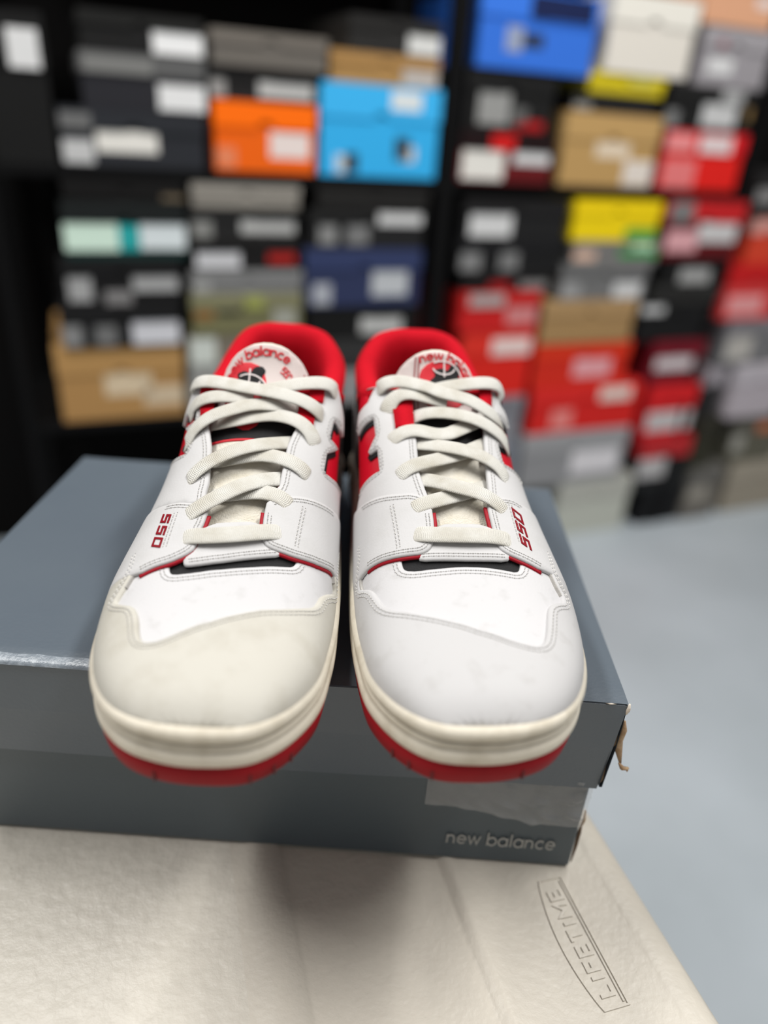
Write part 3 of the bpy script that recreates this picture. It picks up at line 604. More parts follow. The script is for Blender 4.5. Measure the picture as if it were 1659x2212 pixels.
DATA = {
 'R': {
  'mud': ((.12366,-.7415),(.11407,-.7233),(.10466,-.7797),(.10047,-.8245),(.09371,-.8131),(.0885,-.7278),(.08407,-.6722),(.07771,-.6339),(.07095,-.5919),(.06521,-.518),(.05898,-.3455),(.05405,-.1991),(.04881,-.0545),(.04389,.0233),(.039,.1354),(.03716,.2567),(.03846,.3207),(.04284,.3551),(.05939,.3857),(.06443,.4142),(.06772,.4764),(.07117,.5722),(.07601,.5753),(.08065,.5229),(.09045,.4752),(.10199,.5036),(.11399,1),(.06,1),(.03,1),(.012,1),(.00317,.9),(.00317,-.9),(.012,-1),(.03,-1),(.06,-1),(.13566,-1)),
  'mud_n': 26,
  'vamp': ((.10492,-.6602),(.09548,-.4126),(.08884,-.4142),(.08571,-.3902),(.08347,-.314),(.08247,-.1665),(.0826,-.0539),(.08226,.0302),(.08137,.1401),(.08085,.2222),(.08371,.2544),(.09082,.2729),(.09204,.4155),(.09804,1),(.06,1),(.03,1),(.012,1),(.00317,.9),(.00317,-.9),(.012,-1),(.03,-1),(.06,-1),(.11092,-1)),
  'vamp_n': 13,
  'tab': ((.08817,-.2902),(.08611,-.1244),(.0853,.0034),(.08589,.1743),(.08986,.2018),(.09433,.1598),(.09899,.1253),(.10515,.1189),(.10589,-.1812),(.0984,-.1841),(.09278,-.2271),(.09144,-.2865)),
  'sadm': ((.10002,-.7108),(.09705,-.5732),(.09434,-.4587),(.09247,-.3657),(.09093,-.2753),(.09218,-.2222),(.0957,-.1903),(.10219,-.1788),(.10707,-.1738),(.1126,-.1717),(.11957,-.1657),(.12584,-.2484),(.12933,-.3567),(.13314,-.4437),(.13851,-.5771),(.1422,-.6668),(.1522,-.85),(.1542,-1),(.10402,-1)),
  'sadm_n': 16,
  'sadl': ((.0849,.4102),(.08723,.2711),(.08925,.1771),(.09199,.1317),(.09471,.1279),(.10152,.1208),(.10491,.121),(.11122,.1195),(.11527,.1206),(.11992,.1372),(.12306,.2264),(.1247,.3101),(.12452,.4007),(.13452,.75),(.13852,1),(.0909,1)),
  'sadl_n': 13,
  'eym_in': ((.11687,-.1664),(.12738,-.1842),(.13784,-.1875),(.14952,-.1591),(.16025,-.1302),(.1729,-.0989),(.18591,-.0798),(.19309,-.0977)),
  'eym_out': ((.19857,-.2798),(.19629,-.3217),(.19115,-.4012),(.19078,-.4957),(.19061,-.5643),(.18614,-.6128),(.18122,-.6202),(.18081,-.5094),(.18022,-.4255),(.17986,-.3699),(.17023,-.3999),(.16522,-.508),(.16313,-.4924),(.16205,-.4172),(.14976,-.4441),(.15057,-.489),(.15207,-.5758),(.15365,-.6753),(.15124,-.7176)),
  'eyl_in': ((.11782,.1417),(.12723,.1573),(.13951,.1686),(.15553,.1759),(.16547,.177),(.17852,.172),(.18875,.189),(.19667,.2339)),
  't_top': ((.1363,-.02385),(.14682,-.0175),(.15182,-.00519),(.14791,.00873),(.13627,.02065)),
  't_black': ((.11038,-.0185),(.10851,.0308),(.09101,.02662),(.08938,.00012),(.0927,-.01501)),
  't_circ': ((.13681,-.01006),(.142,-.00464),(.14411,.00447),(.14023,.01565),(.13115,.02038),(.11786,.01567),(.11217,.00321),(.11609,-.00706),(.12767,-.01026)),
  't_mark': ((.13466,.0059),),
  't_seam': ((.15059,-.01113),(.14101,-.01172),(.12512,-.01283)),
  'lace': {
   'J': ((-.02694,.10501,.06518,-.40821,-.33215,.85031),(-.02613,.10218,.06735,-.36644,-.33932,.86636),(-.02309,.10067,.06928,-.30147,-.3551,.88488),(-.017,.09727,.07102,-.19455,-.37768,.90527),(-.00289,.09493,.07218,-.02813,-.40456,.91408),(.01089,.09534,.07148,.08261,-.39783,.91373),(.01828,.09627,.06942,.17682,-.37863,.9085),(.02285,.0966,.06715,.24803,-.3589,.89981),(.0253,.09914,.06459,.30904,-.33785,.88901)),
   'I': ((-.02616,.11789,.07084,-.42123,-.3502,.83661),(-.02522,.116,.07345,-.37864,-.36002,.85265),(-.02253,.11668,.07599,-.32151,-.37244,.87058),(-.01794,.1171,.07763,-.24082,-.38469,.89107),(-.01084,.11842,.0791,-.13146,-.39256,.91028),(-.00203,.12178,.07983,-.02137,-.38821,.92132),(.01017,.1285,.07974,.11734,-.37684,.91881),(.01445,.13236,.07883,.20051,-.36982,.90721),(.0181,.13541,.0782,.28661,-.3586,.8884)),
   'H': ((.02425,.11424,.07083,.35188,-.33947,.87231),(.02262,.11339,.07394,.30356,-.35439,.88445),(.02002,.11531,.07711,.25675,-.36545,.89472),(.01482,.1174,.08043,.17169,-.37929,.90921),(.00779,.11931,.08302,.0713,-.38647,.91954),(-.00236,.12269,.08432,-.0226,-.38453,.92283),(-.01066,.12923,.08361,-.11967,-.38466,.91526),(-.01894,.13679,.0814,-.25381,-.39174,.88437),(-.02173,.14027,.08024,-.31121,-.39723,.86334),(-.02425,.14278,.07948,-.36725,-.4021,.83871)),
   'G': ((-.03002,.13971,.0785,-.49055,-.38742,.78055),(-.02915,.13871,.08166,-.44007,-.39306,.80736),(-.02607,.14011,.08503,-.3564,-.40201,.84342),(-.01888,.14117,.0881,-.21496,-.3985,.89162),(-.00775,.14308,.09006,-.05532,-.38073,.92303),(.00296,.1479,.09075,.01341,-.36822,.92964),(.01797,.15921,.09096,.23082,-.38821,.89219),(.02275,.16469,.09001,.36463,-.40807,.83697),(.02696,.1695,.08918,.52144,-.41596,.74503)),
   'F': ((.02927,.13872,.07733,.55876,-.29416,.7754),(.02796,.13755,.08088,.48713,-.31779,.81345),(.02457,.14096,.08596,.39034,-.35348,.85011),(.01814,.14275,.09039,.23883,-.37788,.89452),(.00824,.14491,.09376,.06762,-.37413,.92491),(-.00237,.14836,.09471,-.00545,-.36594,.93062),(-.01015,.15313,.09357,-.05746,-.37242,.92628),(-.01833,.15934,.09155,-.14927,-.39455,.90666),(-.02138,.16232,.09053,-.19468,-.40858,.89171),(-.02411,.16432,.08989,-.24406,-.42202,.87311)),
   'E': ((-.03224,.16138,.08851,-.44723,-.42681,.78601),(-.03147,.16139,.09204,-.38754,-.43159,.81458),(-.02728,.1628,.09558,-.26886,-.43025,.86174),(-.01911,.16308,.09805,-.12607,-.40574,.90525),(-.00937,.16018,.0973,-.03438,-.37587,.92603),(-.0017,.16045,.09709,-.00055,-.37001,.92903),(.00824,.16653,.09861,.03153,-.39097,.91986),(.02108,.17806,.09929,.1851,-.44517,.8761),(.02576,.18344,.09892,.32342,-.45725,.82844),(.03,.18861,.09843,.58233,-.4056,.70453)),
   'D': ((.03598,.16847,.08307,.83266,-.27234,.48217),(.03412,.16511,.08817,.69161,-.34658,.63368),(.0305,.1657,.09424,.51811,-.4112,.74998),(.02235,.16658,.1,.25304,-.43363,.86483),(.01297,.16853,.10361,.06616,-.41039,.9095),(.00295,.17087,.1049,.00154,-.39356,.9193),(-.00621,.17294,.10469,-.00324,-.39465,.91882),(-.01397,.17501,.10264,-.03057,-.40495,.91383),(-.01972,.17614,.09907,-.08238,-.42337,.9022),(-.02281,.17668,.09719,-.12608,-.43785,.89016),(-.02554,.17661,.09578,-.1787,-.45304,.87339)),
   'C': ((-.03333,.17891,.09822,-.31963,-.47903,.81753),(-.0325,.17922,.10194,-.26192,-.46981,.84301),(-.03059,.183,.10655,-.18194,-.45664,.87085),(-.02567,.185,.11002,-.09244,-.44752,.88948),(-.01909,.18433,.11125,-.03393,-.43522,.89968),(-.00963,.18217,.10984,-.00339,-.41757,.90864),(.00069,.18019,.10786,.00002,-.40801,.91298)),
   'A': ((-.03664,.1957,.10651,-.33376,-.48206,.81007),(-.03629,.1933,.1101,-.28013,-.48375,.82916),(-.03338,.19312,.11377,-.18863,-.4972,.84688),(-.02572,.19236,.1156,-.07205,-.49065,.86837),(-.01593,.18875,.11521,-.01291,-.45877,.88846),(-.00805,.18507,.11453,-.00089,-.4371,.89941),(-.00334,.18135,.11333,-.00004,-.41952,.90774),(.01039,.17814,.11128,.01348,-.41029,.91186),(.01727,.17579,.10881,.07972,-.42293,.90264),(.02436,.17467,.1048,.23502,-.45294,.86),(.02977,.17595,.10032,.43288,-.45995,.77528),(.03381,.18165,.09481,.72038,-.37249,.58506)),
   'B': ((.03434,.19641,.10279,.77436,-.3309,.53931),(.03541,.19545,.10552,.71104,-.37098,.59731),(.03549,.19662,.10901,.6393,-.4077,.65197),(.03305,.19576,.11315,.44928,-.47557,.75628),(.02592,.19351,.11564,.17471,-.50331,.84626),(.01251,.191,.11527,.00957,-.47019,.88251),(.00169,.18937,.11388,.00001,-.45616,.8899),(-.00764,.18781,.11198,-.00057,-.44389,.89608),(-.01563,.18633,.11065,-.01521,-.4374,.89914))},
  'web': (((.18766,-.0987),(.17079,-.1771)),((.19887,.171),(.18795,.1627))),
  't550': ((.11684,.339),(.09407,.295)),
 },
 'L': {
  'mud': ((.13698,-.8928),(.12763,-.8486),(.11561,-.846),(.10961,-.8386),(.10629,-.8704),(.10511,-.9346),(.09431,-.8344),(.08982,-.7703),(.08298,-.6917),(.07825,-.6708),(.07426,-.6443),(.07016,-.5859),(.06367,-.4147),(.05965,-.2547),(.05655,-.1631),(.05192,-.0467),(.04649,.0271),(.04083,.1265),(.03731,.2092),(.03692,.2823),(.03805,.3224),(.04249,.3445),(.05222,.3578),(.05787,.3901),(.06055,.4343),(.063,.5166),(.06643,.5934),(.06825,.5803),(.07363,.5215),(.0808,.4699),(.08607,.457),(.09387,.4784),(.10587,1),(.06,1),(.03,1),(.012,1),(.00317,.9),(.00317,-.9),(.012,-1),(.03,-1),(.06,-1),(.14898,-1)),
  'mud_n': 32,
  'vamp': ((.11225,-.7527),(.09844,-.4386),(.09234,-.4473),(.0889,-.4207),(.08671,-.349),(.08492,-.2769),(.08188,-.1563),(.07918,-.0225),(.07653,.0836),(.07562,.1984),(.07763,.2286),(.08382,.2433),(.08361,.3546),(.08961,1),(.06,1),(.03,1),(.012,1),(.00317,.9),(.00317,-.9),(.012,-1),(.03,-1),(.06,-1),(.11825,-1)),
  'vamp_n': 13,
  'tab': ((.09111,-.3227),(.08714,-.1974),(.08345,-.0568),(.08055,.0476),(.07949,.1239),(.08005,.1472),(.08357,.1583),(.08787,.1079),(.09399,.0957),(.10145,.097),(.10634,-.1793),(.09856,-.1974),(.09378,-.2277),(.0932,-.316)),
  'sadm': ((.10893,-.822),(.0994,-.6405),(.09509,-.4984),(.09313,-.4032),(.09269,-.3077),(.09286,-.2603),(.09371,-.2251),(.0955,-.2056),(.09832,-.1978),(.10548,-.1865),(.11111,-.1818),(.1178,-.1815),(.12165,-.2421),(.12585,-.3227),(.12904,-.3956),(.13412,-.5303),(.13949,-.6591),(.14949,-.85),(.15149,-1),(.11293,-1)),
  'sadm_n': 17,
  'sadl': ((.07824,.4281),(.08006,.332),(.08155,.2215),(.08452,.1482),(.08738,.1115),(.08983,.1011),(.09277,.0971),(.09944,.1012),(.10018,.0959),(.10629,.0904),(.11147,.094),(.11272,.1309),(.11423,.2105),(.11662,.3029),(.11796,.3973),(.12796,.75),(.13196,1),(.08424,1)),
  'sadl_n': 15,
  'eym_in': ((.11558,-.1886),(.12361,-.198),(.1292,-.2269),(.14112,-.2067),(.15405,-.1799),(.15926,-.1789),(.16588,-.1798),(.17845,-.1576),(.18908,-.1595)),
  'eym_out': ((.20148,-.4192),(.19989,-.4515),(.19512,-.5307),(.19219,-.6152),(.18955,-.6561),(.18569,-.6937),(.18227,-.5634),(.18212,-.4964),(.1816,-.4498),(.17171,-.4569),(.17296,-.5857),(.1718,-.584),(.16293,-.4731),(.15173,-.4928),(.15444,-.5782),(.16172,-.7502),(.17001,-.8563)),
  'eyl_in': ((.1122,.1215),(.12039,.1364),(.12628,.135),(.13824,.1536),(.15044,.17),(.15781,.1904),(.16598,.2134),(.17728,.2304),(.18473,.2424)),
  't_top': ((.13062,.02927),(.14084,.01886),(.14933,.00045),(.14402,-.0172),(.13484,-.03016)),
  't_black': ((.09753,.02926),(.10445,.02529),(.10334,-.02174),(.09343,-.01906),(.0879,-.00317),(.08531,.01138),(.08289,.02326)),
  't_circ': ((.12653,.02488),(.13551,.01994),(.1387,.01045),(.13555,.00141),(.12656,-.00171),(.1122,-.00212),(.09879,-.0012),(.09304,.00497),(.09865,.01394),(.11385,.02215)),
  't_mark': ((.12893,.00831),),
  't_seam': ((.13794,-.02479),(.12774,-.02303),(.12477,-.02185)),
  'lace': {
   'J': ((.02227,.09514,.06395,.23965,-.36135,.9011),(.02003,.093,.06638,.19338,-.37384,.9071),(.01631,.09326,.06849,.14296,-.38672,.91105),(.00903,.09185,.0701,.05869,-.40086,.91425),(-.00363,.09282,.07122,-.03329,-.40457,.9139),(-.0158,.09681,.07107,-.17693,-.38175,.90717),(-.02214,.10067,.06959,-.28532,-.35946,.88847),(-.02686,.10298,.06735,-.38288,-.33661,.86028),(-.02867,.10604,.0647,-.44907,-.32166,.83358)),
   'I': ((.02211,.10664,.06857,.28069,-.35771,.89064),(.02053,.10547,.07135,.24099,-.36863,.89779),(.018,.10654,.07397,.2002,-.38055,.90283),(.0127,.10913,.07724,.12663,-.39513,.90985),(.00453,.11402,.08083,.03032,-.39888,.9165),(-.00441,.12021,.08342,-.04501,-.38884,.9202),(-.01322,.12842,.08287,-.15936,-.38648,.90842),(-.02026,.13558,.08046,-.28347,-.391,.87565),(-.02307,.13911,.07919,-.34566,-.39482,.85125),(-.02559,.14168,.07832,-.40573,-.39778,.82289)),
   'H': ((-.02846,.11968,.07034,-.47686,-.33657,.81199),(-.0277,.11843,.07328,-.4335,-.34825,.83114),(-.02501,.11972,.07652,-.37027,-.3639,.85467),(-.01986,.12084,.07891,-.2742,-.37943,.88365),(-.01195,.1206,.07998,-.14723,-.38908,.90936),(-.00429,.12025,.0791,-.04636,-.3914,.91905),(.00632,.12066,.07684,.0568,-.38915,.91942),(.00989,.12219,.07542,.11171,-.3836,.91672),(.01285,.12303,.07445,.165,-.37689,.91144)),
   'G': ((.02553,.12993,.07625,.43443,-.32858,.83863),(.0246,.12879,.0792,.38789,-.34055,.85648),(.02249,.13037,.08244,.33389,-.35141,.87466),(.01787,.13321,.08631,.23776,-.36521,.90005),(.01216,.13631,.08939,.13463,-.3729,.91805),(.00297,.14095,.0926,.01517,-.37376,.9274),(-.00603,.14592,.09368,-.03152,-.37278,.92738),(-.01458,.15206,.09273,-.1121,-.38278,.91701),(-.02093,.15855,.09071,-.19741,-.40132,.89441),(-.02395,.16185,.08966,-.25008,-.4154,.87458),(-.02664,.16415,.08899,-.30645,-.42873,.84987)),
   'F': ((-.03413,.14265,.07702,-.59603,-.3778,.70853),(-.03351,.14135,.08025,-.53955,-.38842,.747),(-.03104,.1417,.08358,-.45917,-.40209,.79213),(-.0264,.14253,.08653,-.34992,-.40916,.8427),(-.01899,.14302,.0889,-.20985,-.40162,.89144),(-.00952,.14311,.08973,-.07538,-.3836,.92042),(-.00042,.14228,.08841,-.0009,-.37351,.92762),(.01057,.14229,.0853,.1182,-.37576,.91914),(.01426,.14392,.0836,.19324,-.37634,.9061),(.01735,.14491,.08233,.2686,-.37377,.88777)),
   'E': ((.03367,.16073,.08243,.74466,-.28406,.60397),(.03253,.15817,.08628,.64304,-.32328,.69425),(.03095,.16085,.09111,.55433,-.37134,.74486),(.02664,.16247,.09629,.3923,-.41109,.82286),(.01984,.1647,.10087,.19931,-.42023,.88525),(.01048,.16738,.10391,.0427,-.40419,.91368),(.00132,.17127,.10573,.00022,-.39345,.91935),(-.00825,.1733,.10592,-.00686,-.39635,.91807),(-.01748,.17667,.10323,-.04998,-.4142,.90881),(-.02465,.18,.10037,-.12454,-.44066,.88899),(-.0279,.18184,.09893,-.17836,-.45464,.87263),(-.03076,.18292,.09789,-.24486,-.46635,.85003)),
   'D': ((-.03544,.16126,.08631,-.55649,-.41548,.7195),(-.03491,.16096,.08989,-.48949,-.42665,.7605),(-.0331,.16341,.09407,-.39756,-.44386,.80307),(-.02829,.16623,.09842,-.25555,-.44796,.85675),(-.02165,.16785,.10101,-.13205,-.43062,.89282),(-.01215,.16867,.10187,-.03372,-.40351,.91435),(-.00245,.16751,.10085,-.00042,-.39089,.92044),(.00713,.16575,.09875,.02413,-.38722,.92167),(.01814,.1681,.09495,.1889,-.42126,.88705),(.02214,.17034,.0931,.30501,-.43941,.84491),(.02558,.17215,.09154,.4399,-.44484,.78013)),
   'C': ((.03505,.17938,.09164,.79394,-.3292,.51115),(.03529,.17876,.09404,.74029,-.36294,.5659),(.03494,.18035,.09715,.67999,-.3926,.61925),(.03191,.17937,.10173,.4888,-.44699,.74918),(.02612,.17807,.10551,.2633,-.45601,.85013),(.01825,.17683,.10754,.09335,-.42714,.89935),(.00951,.1768,.10763,.01375,-.40389,.9147),(.00081,.17685,.10638,.00005,-.39917,.91687)),
   'A': ((.03615,.19534,.09898,.8882,-.22768,.39907),(.0375,.19472,.1015,.84789,-.26908,.4568),(.03788,.19614,.10491,.79827,-.31069,.51597),(.03362,.19035,.10955,.48839,-.43532,.75628),(.02776,.18767,.1119,.24914,-.46126,.85157),(.01676,.18377,.11262,.04445,-.43681,.89845),(.00276,.18009,.1122,.00011,-.41349,.91051),(-.00757,.17799,.1118,-.002,-.40734,.91327),(-.01746,.1768,.11055,-.03843,-.41546,.9088),(-.02747,.1767,.10788,-.14658,-.44699,.88244),(-.03379,.17676,.10407,-.27825,-.47304,.83594),(-.03657,.17745,.10054,-.37783,-.48234,.79031),(-.03743,.18007,.09691,-.46072,-.47873,.74736)),
   'B': ((-.04275,.19771,.1034,-.72923,-.36704,.57749),(-.04283,.19473,.10827,-.53518,-.44637,.71716),(-.04017,.19408,.11209,-.37549,-.48623,.78904),(-.03392,.19145,.11386,-.19977,-.48641,.85058),(-.02402,.18847,.11363,-.06331,-.46161,.88482),(-.01468,.18606,.1122,-.01159,-.43864,.89859),(-.00675,.18475,.1105,-.00047,-.42748,.90402),(-.00212,.18252,.10891,-.00001,-.41649,.90914))},
  'web': (((.18182,-.1721),(.17352,-.2255)),((.19245,.2348),(.18658,.2223)),((.19413,-.2001),(.18965,-.2242)),((.17895,.2194),(.17251,.2095))),
  't550': ((.1101,.3327),(.09003,.3496)),
 },
}

# ================================================================= patches on a form
KW = .075
_ay = Y0+(Y1-Y0)*np.linspace(0, 1, 3000)**2
_al = np.r_[0, np.cumsum(np.hypot(np.diff(_ay), np.diff(ridge(_ay))))]+Y0      # ridge arc length, opens up the blunt toe
class Form:
    def __init__(self, fn, k): self.fn = fn; self.k = k
    def flat(self, u): return np.interp(u, _ay, _al) if self.fn is at else u
    def back(self, u): return np.interp(u, _al, _ay) if self.fn is at else u
    def __call__(self, uv, off):
        uv = np.asarray(uv, float); return self.fn(uv[:, 0], uv[:, 1], np.asarray(off, float)*np.ones(len(uv)))
UP = Form(at, KW); TON = Form(tongue, 1.0)
def chaikin(P, it=1, closed=True):
    P = np.asarray(P, float)
    for _ in range(it):
        Q = np.roll(P, -1, 0) if closed else P[1:]
        A = P if closed else P[:-1]
        R = np.empty((2*len(A), 2)); R[0::2] = .78*A+.22*Q; R[1::2] = .22*A+.78*Q
        if not closed: R = np.vstack([P[:1], R, P[-1:]])
        P = R
    return P
def resample(form, P, step, closed=True):
    P = np.asarray(P, float); out = []
    X = form(P, 0)
    n = len(P)
    for i in range(n if closed else n-1):
        j = (i+1) % n
        k = max(1, int(math.ceil(np.linalg.norm(X[j]-X[i])/step)))
        for q in range(k): out.append(P[i]+(P[j]-P[i])*q/k)
    if not closed: out.append(P[-1])
    return np.array(out)
def shift(form, P, vec):
    e = 2e-4; ev = 2e-4/form.k
    Su = (form(P+[e, 0], 0)-form(P-[e, 0], 0))/(2*e); Sv = (form(P+[0, ev], 0)-form(P-[0, ev], 0))/(2*ev)
    a = (Su*Su).sum(1); b = (Su*Sv).sum(1); c = (Sv*Sv).sum(1); p = (Su*vec).sum(1); q = (Sv*vec).sum(1)
    d = a*c-b*b+1e-12
    return P+np.clip(np.stack([(p*c-q*b)/d, (a*q-b*p)/d], 1), [-.006, -.006/form.k], [.006, .006/form.k])
def inset(form, P, d, closed=True, sign=None):
    """move a param polyline sideways by d metres (inwards for a closed one)"""
    X = form(P, 0)
    if closed: T = np.roll(X, -1, 0)-np.roll(X, 1, 0)
    else:
        T = np.gradient(X, axis=0)
    e = 2e-4; ev = 2e-4/form.k
    N = np.cross(form(P+[0, ev], 0)-form(P-[0, ev], 0), form(P+[e, 0], 0)-form(P-[e, 0], 0))
    V = np.cross(N, T); V /= np.linalg.norm(V, axis=1)[:, None]+1e-12
    if sign is None:
        x, y = P[:, 0], P[:, 1]; A = (x*np.roll(y, -1)-np.roll(x, -1)*y).sum()
        sign = -1 if A > 0 else 1
    return shift(form, P, V*d*sign)
def inside(P, Q):
    x, y = Q[:, 0][:, None], Q[:, 1][:, None]; x0, y0 = P[:, 0], P[:, 1]; x1, y1 = np.roll(x0, -1), np.roll(y0, -1)
    c = ((y0 > y) != (y1 > y)) & (x < (x1-x0)*(y-y0)/(y1-y0+1e-15)+x0)
    return (c.sum(1) % 2) == 1
def mindist(A, Bp):
    return np.array([np.sqrt(((Bp-a)**2).sum(1).min()) for a in A]) if len(A) else np.zeros(0)
def patch(form, poly, base, h, step=.0016, cell=.003, bev=.0007, smooth=1, dome=0.):
    """raised panel over a form: returns verts, faces and the resampled outline"""
    P = chaikin(poly, smooth) if smooth else np.asarray(poly, float)
    P = resample(form, P, step)
    if form is UP: P = np.stack([np.clip(P[:, 0], Y0+4e-4, Y1-4e-4), np.clip(P[:, 1], -1, 1)], 1)
    X = form(P, 0)
    R = inset(form, P, bev); R = R[inside(P, R)]
    if len(R): R = R[mindist(form(R, 0), X) > bev*.72]
    u = np.arange(form.flat(P[:, 0].min()), form.flat(P[:, 0].max()), cell); v = np.arange(P[:, 1].min(), P[:, 1].max(), cell/form.k)
    G = np.stack(np.meshgrid(u+cell*.37, v+.41*cell/form.k, indexing='ij'), -1).reshape(-1, 2)
    G[:, 0] = form.back(G[:, 0])
    G = G[inside(P, G)]
    if len(G): G = G[mindist(form(G, 0), X) > bev*2.1]
    allp = np.vstack([P, R.reshape(-1, 2), G.reshape(-1, 2)]); nb, nr = len(P), len(R)
    vs = [Vector((a, b*form.k)) for a, b in zip(form.flat(allp[:, 0]), allp[:, 1])]
    ov, oe, of, orv, _, _ = delaunay_2d_cdt(vs, [], [list(range(nb))], 1, 1e-7)
    U = np.array([(q.x, q.y/form.k) for q in ov]); U[:, 0] = form.back(U[:, 0]); off = np.empty(len(U))
    for i, src in enumerate(orv):
        k = min(src) if src else 0
        off[i] = base+h*(.45 if k < nb else (.93 if k < nb+nr else 1.0))
    top = form(U, off); bot = form(U, np.full(len(U), base-.0004))
    n = len(U); F = []; cnt = {}
    for f in of:
        f = list(f)
        a, b, c = (np.array(ov[i]) for i in f[:3])
        if (b[0]-a[0])*(c[1]-a[1])-(b[1]-a[1])*(c[0]-a[0]) > 0: f = f[::-1]
        F.append(tuple(f))
        for i in range(len(f)): cnt[(f[i], f[(i+1) % len(f)])] = 1
    edge = [(a, b) for (a, b) in cnt if (b, a) not in cnt]
    used = sorted({i for e in edge for i in e}); m = {i: n+k for k, i in enumerate(used)}
    V = np.vstack([top, bot[used]])
    for a, b in edge: F.append((b, a, m[a], m[b]))
    return V, F, P
def grid(fn, us, vs, off=0.):
    U, W = np.meshgrid(us, vs, indexing='ij'); V = fn(U, W, off).reshape(-1, 3); n = len(vs)
    F = [(i*n+j, i*n+j+1, (i+1)*n+j+1, (i+1)*n+j) for i in range(len(us)-1) for j in range(n-1)]
    return V, F
def collar_z(y): return curve1([.18, .195, .21, .225, .24, .26, .28, .292, .302], [.110, .107, .1015, .0965, .0945, .0985, .108, .1135, .1150])(y)
def collar_w(y):
    zs = sole_top(y)-.002
    s = np.clip((collar_z(y)-zs)/(ridge(y)-zs), 0, 1)**(EXPO(y)/2)
    return 1-np.arcsin(np.clip(s, 0, .9999))*2/np.pi

